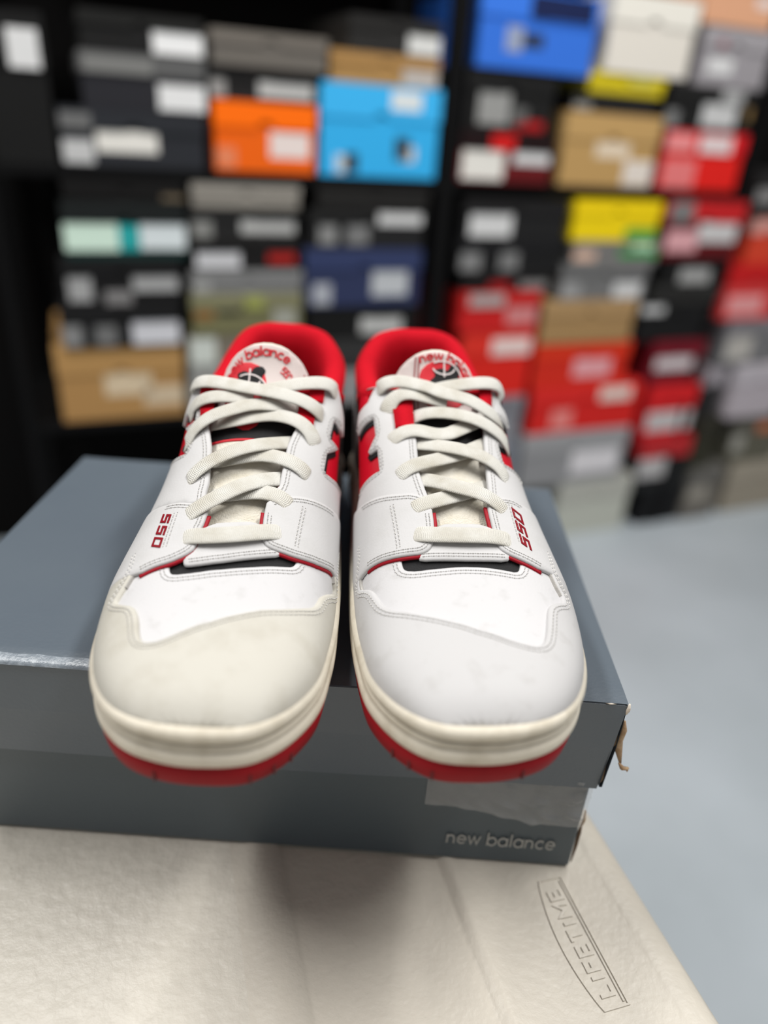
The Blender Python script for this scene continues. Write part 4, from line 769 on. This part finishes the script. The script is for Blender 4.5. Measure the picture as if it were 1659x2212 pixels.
# ================================================================= one sneaker
def build_sneaker(side, pose, label):
    D = DATA[side]; px, py, pz, rz, m = pose
    root = thing('sneaker', label, 'sneaker', (px, py, pz), rz, 'pair of white and red sneakers')
    def add(name, V, F, material, parent=None, smooth=True, **k):
        V = np.asarray(V, float)*np.array([m, 1, 1])
        if m < 0: F = [tuple(reversed(f)) for f in F]
        return obj(name, V, F, material, parent or root, smooth, **k)
    # ---- sole
    ring = OUTLINE[::3]; nr = len(ring)
    def sweep(prof, cap):
        V = []; F = []
        for (d, zf) in prof:
            o = offset_outline(d)[::3]; V += [(p[0], p[1], float(zf(p[1]))) for p in o]
        for a in range(len(prof)-1):
            for i in range(nr): j = (i+1) % nr; F.append((a*nr+i, a*nr+j, (a+1)*nr+j, (a+1)*nr+i))
        if cap: F.append(tuple(range(nr-1, -1, -1)))
        return V, F
    RH = .0135
    V, F = sweep([(-.0060, spring), (-.0022, lambda y: spring(y)+.0004), (-.0004, lambda y: spring(y)+.0022), (.0003, lambda y: spring(y)+.0065), (.0010, lambda y: spring(y)+RH-.0004), (.0002, lambda y: spring(y)+RH)], True)
    outsole = add('outsole', V, F, m_red_sole, label='red rubber outsole')
    for k in (8, 13, 17, 24):                            # little tread cuts at the toe
        i = (nr-k if k != 24 else 9) % nr
        o6 = offset_outline(.0006)[::3]; p = o6[i]; t = o6[(i+1) % nr]-p; t /= np.linalg.norm(t)
        z0 = float(spring(p[1])); c = np.array([*p, 0]); T = np.array([*t, 0]); N = np.array([t[1], -t[0], 0])
        V = [c+T*a+N*d+np.array([0, 0, z0+zz]) for d in (.0001, -.002) for (a, zz) in ((-.0005, .0022), (.0005, .0022), (.0004, .0070), (-.0004, .0070))]
        add('tread_cut', V, [(0, 1, 2, 3), (0, 4, 5, 1), (1, 5, 6, 2), (2, 6, 7, 3), (3, 7, 4, 0)], mat('dark_red_rubber', lin((84, 14, 20)), .7), outsole, False)
    hw = lambda y: sole_top(y)-spring(y)-RH
    mp = [(0, .0004), (.0, .0013), (.10, .0018), (.40, .0016), (.445, .0002), (.49, .0010), (.64, .0006), (.675, -.0012), (.71, -.0003), (.77, .0014), (.90, .0021), (1.03, .0014), (1.13, -.0004), (1.12, -.0022), (1.02, -.0040), (.8, -.005)]
    V, F = sweep([(d, (lambda y, q=q: spring(y)+RH+hw(y)*q)) for q, d in mp], False)
    add('midsole', V, F, m_mid, label='cream rubber midsole with rounded upper lip')
    # ---- under layers
    V, F = grid(at, np.linspace(.070, .101, 16), np.linspace(-.55, .55, 41), -.0004)
    add('slit_lining', V, F, m_blackfab, label='black mesh showing in the slit above the toe')
    for sg in (1, -1):
        ys = np.r_[np.linspace(.098, .285, 60), Y1-.014*np.cos(np.linspace(.35, np.pi/2, 10))**1.6+(-4e-4)]
        ys = np.unique(np.clip(ys, 0, Y1-4e-4)); tt = np.linspace(0, 1, 22)
        wt = np.where(ys < .18, .22, np.where(ys > .2, np.maximum(collar_w(ys), .02), .22+(np.maximum(collar_w(.2), .02)-.22)*(ys-.18)/.02))
        U = np.repeat(ys[:, None], 22, 1); W = sg*(wt[:, None]+(1-wt[:, None])*tt[None, :])
        V = at(U, W, .0).reshape(-1, 3); n = 22
        F = [(i*n+j, i*n+j+1, (i+1)*n+j+1, (i+1)*n+j) for i in range(len(ys)-1) for j in range(n-1)]
        if sg < 0: F = [tuple(reversed(f)) for f in F]
        F = [tuple(reversed(f)) for f in F]
        add('quarter', V, F, m_red_leather, label='red leather quarter with the letter mark')
        # black collar panel
        yb = np.r_[np.linspace(.203, .285, 24), np.linspace(.288, Y1-6e-4, 8)]; wb = np.maximum(collar_w(yb), .02); tt = np.linspace(0, 1, 8)
        U = np.repeat(yb[:, None], 8, 1); W = sg*(wb[:, None]+(.10+.10*np.sin((yb-.203)/.1*np.pi).clip(0, 1))[:, None]*tt[None, :])
        V = at(U, W, .0009).reshape(-1, 3)
        F = [(i*8+j, (i+1)*8+j, (i+1)*8+j+1, i*8+j+1) for i in range(len(yb)-1) for j in range(7)]
        if sg < 0: F = [tuple(reversed(f)) for f in F]
        add('collar_panel', V, F, m_black)
        # white heel overlay
        V, F, _ = patch(UP, [(.235, sg*1.), (.255, sg*.93), (.275, sg*.89), (Y1-.001, sg*.87), (Y1-.001, sg*1.)], .0006, .0016)
        add('heel_overlay', V, F, m_leather)
    # ---- toe and side panels
    thread = []; holes = []
    def stitch(form, P, base, pitch=.00235, ln=.00155, closed=False, rad=.00034):
        P = resample(form, np.asarray(P, float), .0006, closed)
        X = form(P, base); seg = np.linalg.norm(np.diff(X, axis=0), axis=1); s = np.r_[0, np.cumsum(seg)]
        Nn = form(P, base+.001)-X; Nn /= np.linalg.norm(Nn, axis=1)[:, None]
        for c in np.arange(pitch, s[-1]-pitch*.5, pitch):
            g = lambda q: np.array([np.interp(q, s, X[:, a]) for a in range(3)])
            a, b, mid = g(c-ln/2), g(c+ln/2), g(c); nn = np.array([np.interp(c, s, Nn[:, k]) for k in range(3)])
            t = b-a; l = np.linalg.norm(t)
            if l < 1e-5: continue
            t /= l; sd = np.cross(nn, t)
            thread.append((a-nn*.0001, b-nn*.0001, mid+nn*rad*1.1, mid+sd*rad, mid-sd*rad, a*.72+b*.28+nn*rad, a*.28+b*.72+nn*rad))
            h = g(c+pitch/2)+nn*.00005
            holes.append((h+t*.00036, h+sd*.00026, h-t*.00036, h-sd*.00026))
    mudm = m_cream if side == 'L' else m_toe
    V, F, P = patch(UP, D['vamp'], .0002, .0010, cell=.0032); add('toe_vamp', V, F, m_vamp, label='white leather vamp with cut-out slit')
    V, F, P = patch(UP, D['mud'], .0011, .0021, cell=.0032, bev=.0009)
    add('toe_overlay', V, F, mudm, label='leather mudguard wrapped around the toe')
    def edge_line(poly, n0, n1, d, form=UP, sign=None):
        Q = resample(form, chaikin(poly[n0:n1], 1, False), .0012, False)
        x, y = np.asarray(poly)[:, 0], np.asarray(poly)[:, 1]; A = (x*np.roll(y, -1)-np.roll(x, -1)*y).sum()
        R = inset(form, Q, d, False, -1 if A > 0 else 1)
        X = form(R, 0); B0 = form(Q, 0)
        keep = mindist(X, B0) > abs(d)*.8
        return R[keep]
    mn = D['mud_n']
    for d in (.0022, .0040): stitch(UP, edge_line(D['mud'], 0, mn, d), .0033)
    Q = resample(UP, chaikin(D['mud'][0:4], 1, False), .001, False)
    # raw grey edge of the mudguard beside the saddle
    for seg in (D['mud'][0:5], D['mud'][mn-4:mn]):
        Q = resample(UP, chaikin(seg, 1, False), .0012, False)
        v2, f2 = ribbon(Q*[1, KW], .0012); v3, f3 = slab([(a, b/KW) for a, b in v2], f2, at, .0008, .0026); add('raw_edge', v3, f3, m_grey_edge, smooth=False)
    # vamp slit stitching
    vn = D['vamp_n']
    for d in (.0022, .0040): stitch(UP, edge_line(D['vamp'], 1, vn-1, d), .0013)
    # tongue tab under the first lace
    V, F, P = patch(UP, D['tab'], .0010, .0012, cell=.003); add('tongue_tab', V, F, m_leather)
    nt_ = len(D['tab']); k = 4 if side == 'R' else 5
    for d in (.0020, .0036): stitch(UP, edge_line(D['tab'], 0, k, d), .0023)
    # ---- saddle panels with red piping
    for key, sg in (('sadm', -1), ('sadl', 1)):
        n = D[key+'_n']; poly = D[key]
        V, F, P = patch(UP, poly, .0019, .0014, bev=.0006); pn = add('saddle_panel', V, F, m_leather)
        kk = {'R': {'sadm': 10, 'sadl': 9}, 'L': {'sadm': 11, 'sadl': 10}}[side][key]
        Q = resample(UP, chaikin(poly[0:kk], 1, False), .0012, False)
        Q = inset(UP, Q, -.0003, False, (-1 if (lambda x, y: (x*np.roll(y, -1)-np.roll(x, -1)*y).sum())(np.asarray(poly)[:, 0], np.asarray(poly)[:, 1]) > 0 else 1))
        v2, f2 = ribbon(Q*[1, KW], .0022); v3, f3 = slab([(a, b/KW) for a, b in v2], f2, at, .0008, .0020)
        add('red_piping', v3, f3, m_red_pipe, pn, label='red edge piping')
        for d in (.0018, .0034): stitch(UP, edge_line(poly, 0, kk, d), .0034)
        for d in (.0020, .0036): stitch(UP, edge_line(poly, kk, n, d), .0034)
        # vertical double row from the top seam to the piping
        wmid = -.40 if sg < 0 else .27
        for dw in (0, .022): stitch(UP, [(y, sg*(abs(wmid)+dw)) for y in np.linspace(poly[3][0]+.004, poly[kk+2][0]-.003, 12)], .0034)
    # ---- upper eyestays (with the notched letter edge)
    om = [(min(y, .2020 if i == 0 else .2060), w) for i, (y, w) in enumerate(D['eym_out'])]; ol = [(y, -w-(.11 if i > 5 else 0)) for i, (y, w) in enumerate(om)]
    for inn, out, sg in ((D['eym_in'], om, -1), (D['eyl_in'], ol, 1)):
        poly = list(inn)+[(.1975, sg*.24), (.2000, sg*.40)]+list(out)+[(.146, sg*.92), (.128, sg*.92), (.124, sg*.62), (.118, sg*.40)]
        V, F, P = patch(UP, poly, .0008, .0016, smooth=0, bev=.0006); ey = add('eyestay_panel', V, F, m_leather)
        n0 = len(inn)
        for d in (.0022, .0038): stitch(UP, edge_line(poly, 0, n0, d), .0025)
        for d in (.0016, .0030): stitch(UP, edge_line(poly, n0+8, n0+2+len(out), d), .0025)
        # black underlay strips along the letter
        for a, b in ((6, 10), (11, 14)):
            Q = resample(UP, np.array(out[a:b]), .001, False)
            v2, f2 = ribbon(Q*[1, KW], .0052); v3, f3 = slab([(p, q/KW) for p, q in v2], f2, at, .0002, .0009); add('letter_underlay', v3, f3, m_black, smooth=False)
    # ---- tongue
    tp = [(.004, -.021), (.05, -.024), (.095, -.0275), (.122, -.0295), (.134, -.0275), (.1425, -.0205), (.1480, -.0105), (.1498, 0.)]
    tp = tp+[(s, -t) for s, t in tp[-2::-1]]
    V, F, P = patch(TON, tp, -.004, .0044, cell=.0028, bev=.0018); ton = add('tongue', V, F, m_meshf, label='cream mesh tongue')
    def on_tongue(name, poly, base, h, material, smooth=1, label=None):
        P = np.asarray(poly, float); P[:, 0] = np.clip(P[:, 0], .006, .1492)
        V, F, _ = patch(TON, P, base, h, cell=.003, bev=.0004, smooth=smooth); return add(name, V, F, material, ton, label=label)
    top = [(.108, -.0270), (.122, -.0286), (.1335, -.0270), (.1418, -.0202), (.1472, -.0104), (.1489, 0.)]
    on_tongue('tongue_label', top+[(s, -t) for s, t in top[-2::-1]], .0003, .0006, m_label, 1, 'white printed tongue label')
    on_tongue('tongue_band', [(.088, -.0268), (.108, -.0270), (.108, .0270), (.088, .0268)], .0003, .0006, m_blackfab, 0, 'black band across the tongue')
    for s_ in (.0875, .1083): on_tongue('red_trim', [(s_-.0008, -.0262), (s_+.0008, -.0262), (s_+.0008, .0262), (s_-.0008, .0262)], .0005, .0007, m_red_print, 0)
    on_tongue('red_roundel', D['t_circ'], .0009, .0003, m_red_print, 1, 'red printed roundel')
    C = np.array(D['t_circ']); cs, ct = C[:, 0].mean(), C[:, 1].mean()
    # black brush mark on the roundel
    rnd = random.Random(9)
    blob = []
    base_pts = [(-.008, -.011), (-.004, -.014), (0, -.009), (.003, -.011), (.006, -.004), (.003, 0), (.007, .003), (.009, .009), (.005, .012), (0, .009), (-.003, .012), (-.006, .007), (-.004, .002), (-.008, -.003)]
    for a, b in base_pts: blob.append((D['t_mark'][0][0]+a*.85+rnd.uniform(-.0006, .0006), D['t_mark'][0][1]+m*b*.75))
    on_tongue('brush_mark', blob, .0011, .0004, m_blackfab, 1, 'black brush mark')
    def tmap(u, v, h): return tongue(u, v, h)
    def tline(pts, w=.0008, h0=.0008, h1=.0017, name='print_line', material=m_line):
        v2, f2 = ribbon(pts, w); v3, f3 = slab(v2, f2, tmap, h0, h1); add(name, v3, f3, material, ton, False)
    tline([(cs+.0165*math.cos(a)*.8, ct+m*.0125*math.sin(a)) for a in np.linspace(-.4, 1.7, 16)][::1])
    tline([(s, ct+m*.001) for s in np.linspace(cs+.004, cs+.0165, 8)])
    tline([(cs+.010+.0045*math.sin(a), ct+m*(.001+.0065*math.cos(a))) for a in np.linspace(-2.9, -.2, 14)])
    sm = np.array(D['t_seam'], float)
    for dt in (-.0009, .0012): tline([(s, float(np.interp(s, sm[::-1, 0], sm[::-1, 1]))+dt) for s in np.linspace(.110, .1450 if side == 'R' else .1345, 12)], .0005, .0008, .0014, 'tongue_seam', m_red_pipe)
    # curved wordmark along the tongue's top edge
    R0s, R0t, cs0 = .0265, .0235, .1165
    def arc_text(text, size, weight, phi0, depth, name, track=.04, cut=1.35):
        x = 0; V2 = []; F2 = []
        for ch in text:
            adv, strokes = GLYPH[ch]; mid = (x+adv/2)*size; phi = phi0+mid/.0262
            if abs(phi) < cut:
                bs, bt = cs0+(R0s-depth)*math.cos(phi), (R0t-depth*.9)*math.sin(phi)
                ux, uy = -math.sin(phi)*.9, math.cos(phi)             # tangent in (s, image-x)
                l = math.hypot(ux, uy); ux /= l; uy /= l
                for si, st in enumerate(strokes):
                    cl = len(st) > 6 and math.hypot(st[0][0]-st[-1][0], st[0][1]-st[-1][1]) < 1e-6
                    v2, f2 = ribbon(st[:-1] if cl else st, weight, cl); b = len(V2)
                    for p in v2:
                        a, h = (p[0]-adv/2)*size, p[1]*size
                        V2.append((bs+ux*a+uy*h, m*(bt+uy*a-ux*h), si*6e-5))
                    F2 += [tuple(i+b for i in q) for q in f2]
            x += adv+track
        if V2:
            v3, f3 = slab(V2, F2, tmap, .0008, .0014); add(name, v3, f3, m_red_print, ton, False, label='red curved wordmark print')
    if side == 'L':
        arc_text('new balance', .0037, .22, -1.12, .0008, 'printed_wordmark'); arc_text('550', .0030, .20, .52, .0072, 'printed_number')
    else:
        arc_text('new balance', .0037, .22, -.40, -.0006, 'printed_wordmark', cut=1.0)
    # ---- padded red collar and lining
    st = [(y, 1) for y in np.r_[np.linspace(.186, .286, 30), np.linspace(.289, Y1-5e-4, 9)]]
    st = st+[(y, -1) for y, _ in st[::-1]]
    V = []; F = []
    prof = [(.0002, -.0075), (.0012, -.0045), (.0014, -.0008), (-.0014, .0034), (-.0055, .0050), (-.0100, .0036), (-.0130, -.001), (-.0142, -.009), (-.0125, -.022), (-.0100, -.040), (-.0080, -.060)]
    pts = np.array([surf(y, sg*float(np.clip(collar_w(y), .03, 1))) for y, sg in st])
    tang = np.gradient(pts, axis=0); nh = np.stack([tang[:, 1], -tang[:, 0]], 1); nh /= np.linalg.norm(nh, axis=1)[:, None]+1e-9
    for _ in range(3): nh[1:-1] = (nh[:-2]+2*nh[1:-1]+nh[2:])/4; nh /= np.linalg.norm(nh, axis=1)[:, None]
    for i, (y, sg) in enumerate(st):
        k = min(1., (min(i, len(st)-1-i)+1.5)/7)
        z = min(float(collar_z(y)), pts[i, 2]+.004)
        for (a, b) in prof:
            V.append((pts[i, 0]+nh[i, 0]*a*(k if a > -.006 else 1)-0*nh[i, 0], pts[i, 1]+nh[i, 1]*a, z+b*(k if b > 0 else 1)))
    n = len(prof)
    nose = [tuple(np.mean(V[0:n], axis=0)), tuple(np.mean(V[-n:], axis=0))]
    F = [(i*n+j, (i+1)*n+j, (i+1)*n+j+1, i*n+j+1) for i in range(len(st)-1) for j in range(n-1)]
    add('padded_collar', V, F, m_red_fab, label='padded red fabric collar lining')
    # insole
    V = [(x, y, .047) for x, y in offset_outline(-.010)[::6] if y > .12]
    add('insole', V, [tuple(range(len(V)))], mat('dark_insole', lin((70, 14, 20)), .9), smooth=False)
    # ---- red webbing loops
    for (a, b) in D['web']:
        ys = np.linspace(a[0]+.003, b[0]-.004, 10); ws = np.linspace(a[1], b[1], 10); V2 = np.stack([ys, ws*KW], 1)
        v2, f2 = ribbon(V2, .0085); v3, f3 = slab([(p, q/KW) for p, q in v2], f2, at, .0012, .0036); add('webbing_loop', v3, f3, m_red_fab, label='red webbing lace loop')
    # ---- number on the outer side
    seg5 = [(1.0, 1.0), (.12, 1.0), (.12, .56), (.88, .56), (.88, .0), (.0, .0)]
    seg0 = [(.08, .0), (.08, 1.0), (.92, 1.0), (.92, .0)]
    y5 = sorted((D['t550'][0][0], D['t550'][1][0])); w5 = (D['t550'][0][1]+D['t550'][1][1])/2
    V2 = []; F2 = []; x = 0.
    for ch in (seg5, seg5, seg0):
        v2, f2 = ribbon(ch, .22, ch is seg0); b = len(V2)
        for p in v2:
            tx = (x+p[0]*.82+p[1]*.28)/3.25; L0, L1 = y5[0]+.0005, y5[1]+.001
            yy = L0+(L1-L0)*tx if m > 0 else L1-(L1-L0)*tx
            V2.append((yy, w5+.030-p[1]*.056))
        F2 += [tuple(i+b for i in q) for q in f2]; x += 1.08
    v3, f3 = slab(V2, F2, at, .0030, .0037)
    add('number_print', v3, f3, mat('crimson_print', lin((126, 8, 24)), .5, spec=.2), smooth=False, label='red slanted number')
    # ---- laces
    for key, cp in D['lace'].items():
        cp = np.array(cp); n = len(cp)
        Q = np.vstack([2*cp[:1]-cp[1:2], cp, 2*cp[-1:]-cp[-2:-1]]); C = []
        for i in range(n-1):
            p0, p1, p2, p3 = Q[i:i+4]
            K = max(4, int(np.linalg.norm(p2[:3]-p1[:3])/.0014))
            for q in range(K):
                t = q/K; C.append(.5*((2*p1)+(-p0+p2)*t+(2*p0-5*p1+4*p2-p3)*t*t+(-p0+3*p1-3*p2+p3)*t**3))
        C.append(cp[-1]); C = np.array(C)
        X, Nn = C[:, :3], C[:, 3:]; Nn = Nn/np.linalg.norm(Nn, axis=1)[:, None]
        for _ in range(6): X[1:-1] = (X[:-2]+2*X[1:-1]+X[2:])/4; Nn[1:-1] = (Nn[:-2]+2*Nn[1:-1]+Nn[2:])/4
        T = np.gradient(X, axis=0); T /= np.linalg.norm(T, axis=1)[:, None]
        Bn = np.cross(Nn, T); Bn /= np.linalg.norm(Bn, axis=1)[:, None]; Nn = np.cross(T, Bn)
        s = np.r_[0, np.cumsum(np.linalg.norm(np.diff(X, axis=0), axis=1))]
        NS = 14; V = []; UVs = []
        for i in range(len(X)):
            e0 = min(1., .62+s[i]/.012); e1 = min(1., .62+(s[-1]-s[i])/.012) if key == 'J' else 1.
            hw_ = .0046*min(e0, e1); ht = .00090*(1+.25*(1-min(e0, e1)))
            for k in range(NS):
                a = 2*math.pi*k/NS; ca, sa = math.cos(a), math.sin(a)
                V.append(X[i]+Bn[i]*hw_*math.copysign(abs(ca)**.75, ca)+Nn[i]*ht*math.copysign(abs(sa)**.7, sa))
        F = []; fu = []
        for i in range(len(X)-1):
            for k in range(NS):
                k2 = (k+1) % NS; F.append((i*NS+k, i*NS+k2, (i+1)*NS+k2, (i+1)*NS+k))
                va, vb = k/NS, (k+1)/NS; fu += [(s[i], va), (s[i], vb), (s[i+1], vb), (s[i+1], va)]
        if m < 0: fu = [q for f in range(len(F)) for q in reversed(fu[f*4:f*4+4])]
        lo = add('lace', V, F, m_lace)
        uv = lo.data.uv_layers.new(name='UVMap')
        uv.data.foreach_set('uv', np.array(fu, dtype=np.float32).ravel())
        for end in ([0, -1] if key in 'JA' else [0]):          # dark eyelet hole where the lace dives in
            p, nn = cp[end][:3], cp[end][3:]; t = np.cross(nn, [0, 1, 0]); t /= np.linalg.norm(t); b = np.cross(nn, t)
            V = [p+nn*(.0012 if True else 0)+t*.0024*math.cos(a)+b*.0024*math.sin(a) for a in np.linspace(0, 2*math.pi, 13)[:-1]]+[p+nn*.0006]
            add('eyelet', V, [(i, (i+1) % 12, 12) for i in range(12)], m_eye, smooth=False)
    # ---- all thread and needle holes
    V = []; F = []
    for q in thread:
        b = len(V); V += list(q); F += [(b, b+3, b+5), (b+3, b+2, b+5), (b+3, b+6, b+2), (b+3, b+1, b+6), (b, b+5, b+4), (b+4, b+5, b+2), (b+4, b+2, b+6), (b+4, b+6, b+1)]
    add('stitching', V, F, m_thread, smooth=False, kind='stuff', label='rows of white stitches')
    V = []; F = []
    for q in holes: b = len(V); V += list(q); F.append((b, b+1, b+2, b+3))
    add('needle_holes', V, F, m_hole, smooth=False, kind='stuff', label='small grey needle holes')
    return root
build_sneaker('L', (-0.1934, -0.0835, 0.1295, 0.01571, -1), 'white sneaker with red collar on the left with a cream-yellowed toe')
build_sneaker('R', (-0.0675, -0.0708, 0.1295, 0.13614, 1), 'white sneaker with red collar on the right with a whiter speckled toe')
